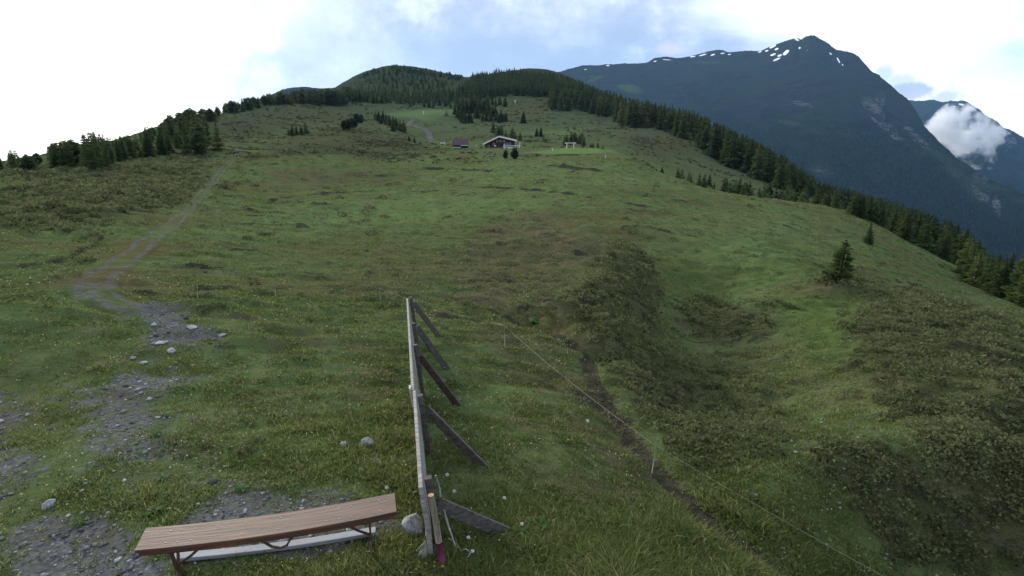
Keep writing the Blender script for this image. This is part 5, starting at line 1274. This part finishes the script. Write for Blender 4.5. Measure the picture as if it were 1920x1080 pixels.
mb = MB(); mb.beam(bn(1.2, -.9, 4.9), bn(14.5, -.9, 4.9), .5, .16); mb.build('porch_lintel', M_white, bw)
mb = MB(); mb.add([bn(2, -.03, -1), bn(13, -.03, -1), bn(13, -.03, 4.4), bn(2, -.03, 4.4)], [(0, 1, 2, 3)]); mb.build('doorway', M_glass_opening, bw)  # dark sheet painted for the shade inside the open doorway
mb = MB(); mb.add([bn(-4, -2.6, -3), bn(16, -2.6, -3), bn(16, -2.6, -.6), bn(-4, -2.6, -.2), bn(-4, -.1, -3), bn(16, -.1, -3), bn(16, -.1, -.4), bn(-4, -.1, 0)], [(0, 1, 2, 3), (3, 2, 6, 7), (1, 5, 6, 2), (0, 3, 7, 4)]); mb.build('ramp', M_render, barn)

gg = hit(1069, 279); kg = px_m(gg)
fr = tag(empty('timber_frame', gg), 'pale goal-shaped timber frame standing on the bright lawn', 'timber frame')
M_gr = plain('pale_timber', (0.52, 0.50, 0.47), .8, .2, .12)
for x, lean in ((-6.3, -.2), (6.6, .6)):
    mb = MB(); mb.beam(Vector((x*kg+lean*.15, 0, -.3)), Vector((x*kg, 0, 10.2*kg)), .24, .24, (0, 1, 0)); mb.build('post', M_gr, fr)
    mb = MB(); s = 1 if x > 0 else -1; mb.beam(Vector((x*kg, 0, 8.2*kg)), Vector((x*kg+s*3.4*kg, 0, 10.3*kg)), .16, .16, (0, 1, 0)); mb.build('knee_brace', M_gr, fr)
mb = MB(); mb.beam(Vector((-10*kg, 0, 10.4*kg)), Vector((11*kg, 0, 10.7*kg)), .22, .26); mb.build('crossbeam', M_gr, fr)
def stake(u, v, hpx, wpx, label):
    p = hit(u, v); k_ = px_m(p); o = tag(empty('marker_post', p), label, 'post')
    mb = MB(); mb.beam((0, 0, -.2), (0.02, 0, hpx*k_*.8), wpx*k_, wpx*k_, (0, 1, 0)); mb.build('post', M_gr, o); mb = MB(); mb.beam((0, 0, hpx*k_*.8), (0, 0, hpx*k_), wpx*k_*1.7, wpx*k_*1.7, (0, 1, 0)); mb.build('cap', M_white, o)
stake(1036, 283, 4.5, 1.5, 'short white marker post left of the goal-shaped timber frame'); stake(1135, 296, 4.5, 1.1, 'short pale stake on the slope below the bright lawn'); stake(794, 215, 6, 1.4, 'small white post beside the far bright meadow'); stake(966, 193, 5, 2.2, 'tiny white post below the wooded hill'); stake(893, 276, 4, 1.2, 'short pale post between barn and chalet')
p = hit(830, 270); k_ = px_m(p); tr_o = tag(empty('water_trough', p), 'low white trough in the grass left of the barn', 'trough')
mb = MB(); mb.add([(-4.2*k_, 0, -.1), (4.2*k_, 0, -.1), (4.2*k_, .7, -.1), (-4.2*k_, .7, -.1), (-4.2*k_, 0, .5), (4.2*k_, 0, .5), (4.2*k_, .7, .5), (-4.2*k_, .7, .5), (-4*k_, .08, .45), (4*k_, .08, .45), (4*k_, .62, .45), (-4*k_, .62, .45)], [(0, 1, 5, 4), (1, 2, 6, 5), (2, 3, 7, 6), (3, 0, 4, 7), (4, 5, 9, 8), (5, 6, 10, 9), (6, 7, 11, 10), (7, 4, 8, 11), (8, 9, 10, 11)]); mb.build('basin', M_white, tr_o)
mb = MB(); mb.beam((3*k_, .9, -.1), (3*k_, .9, 1.0), .1, .1, (0, 1, 0)); mb.build('spout_post', M_gr, tr_o)

# ------------------------------------------------------------------ cloud in the far valley, and the air itself
def cloud(u, v, R, wpx, hpx, seed, label, dens, outline):
    import bmesh
    th = qth(u, v)[1]; q = qth(u, v)[0]; c = Vector((math.sin(th)*R, math.cos(th)*R, q*R)); kk = depth(c)/FPX
    bm = bmesh.new(); bmesh.ops.create_icosphere(bm, subdivisions=5, radius=1)
    right = Vector((math.cos(th), -math.sin(th), 0)); fwd = Vector((math.sin(th), math.cos(th), 0)); up = Vector((0, 0, 1))
    for vt in bm.verts:
        x, y, z = vt.co; ang = math.atan2(z, x)
        rad = float(np.interp(ang, [a for a, _ in outline], [b for _, b in outline]))
        n = float(fbm(np.array(x*2.2+seed+y), np.array(z*2.2-y*.6), 4, seed)); f = rad*(1+.5*n)
        vt.co = right*(x*f*wpx/2*kk)+fwd*(y*(1+.3*n)*min(wpx, hpx)/2*kk*1.1)+up*(z*f*hpx/2*kk)
    me = bpy.data.meshes.new('valley_cloud'); bm.to_mesh(me); bm.free()
    m = bpy.data.materials.new('cloud_vapour'); m.use_nodes = True; nt = m.node_tree; nt.nodes.clear(); t = NT(nt)
    pv = t.n('ShaderNodeVolumePrincipled'); pv.inputs['Color'].default_value = (.96, .97, .99, 1); pv.inputs['Anisotropy'].default_value = .2
    n = t.noise(0.0042, 8, .68, t.pos()); vm = t.n('ShaderNodeVectorMath'); vm.operation = 'DISTANCE'; t.L(t.coord('Generated'), vm.inputs[0]); vm.inputs[1].default_value = (.5, .5, .5)
    e_ = t.m('SUBTRACT', t.m('ADD', t.m('MULTIPLY', n, 3.4), -1.36), vm.outputs['Value']); t.L(t.m('MULTIPLY', t.step(e_, .0, .42), dens), pv.inputs['Density'])
    o_ = t.n('ShaderNodeOutputMaterial'); t.L(pv.outputs[0], o_.inputs['Volume'])
    o = link('valley_cloud', me, m, None, c); tag(o, label, 'cloud')
pi = math.pi
cloud(1786, 258, 6600, 168, 122, 3, 'white cloud sitting in the far valley at the right', .016, [(-pi, .9), (-2.4, .7), (-1.6, .8), (-.8, 1.05), (0, .95), (.6, .85), (1.2, .9), (1.75, 1.0), (2.3, .75), (2.8, .8), (pi, .9)])
cloud(1854, 262, 6900, 60, 84, 9, 'thin wispy cloud to the right of the white valley cloud', .006, [(-pi, .8), (-1.5, 1), (0, .8), (1.5, 1), (pi, .8)])

def haze():
    z0, z1, e = -1300.0, 1500.0, 15200.0
    mb = MB(); mb.add([(x, y, z) for z in (z0, z1) for x, y in ((-e, -e), (e, -e), (e, e), (-e, e))], [(3, 2, 1, 0), (4, 5, 6, 7), (0, 1, 5, 4), (1, 2, 6, 5), (2, 3, 7, 6), (3, 0, 4, 7)])
    m = bpy.data.materials.new('haze_air'); m.use_nodes = True; nt = m.node_tree; nt.nodes.clear(); t = NT(nt)
    pv = t.n('ShaderNodeVolumePrincipled'); pv.inputs['Color'].default_value = (.30, .58, 1.0, 1); pv.inputs['Density'].default_value = HAZE; pv.inputs['Anisotropy'].default_value = .25
    o_ = t.n('ShaderNodeOutputMaterial'); t.L(pv.outputs[0], o_.inputs['Volume'])
    o = mb.build('haze', m); tag(o, 'thin blue mountain air', None, None, 'stuff')
HAZE = 2.4e-5
haze()
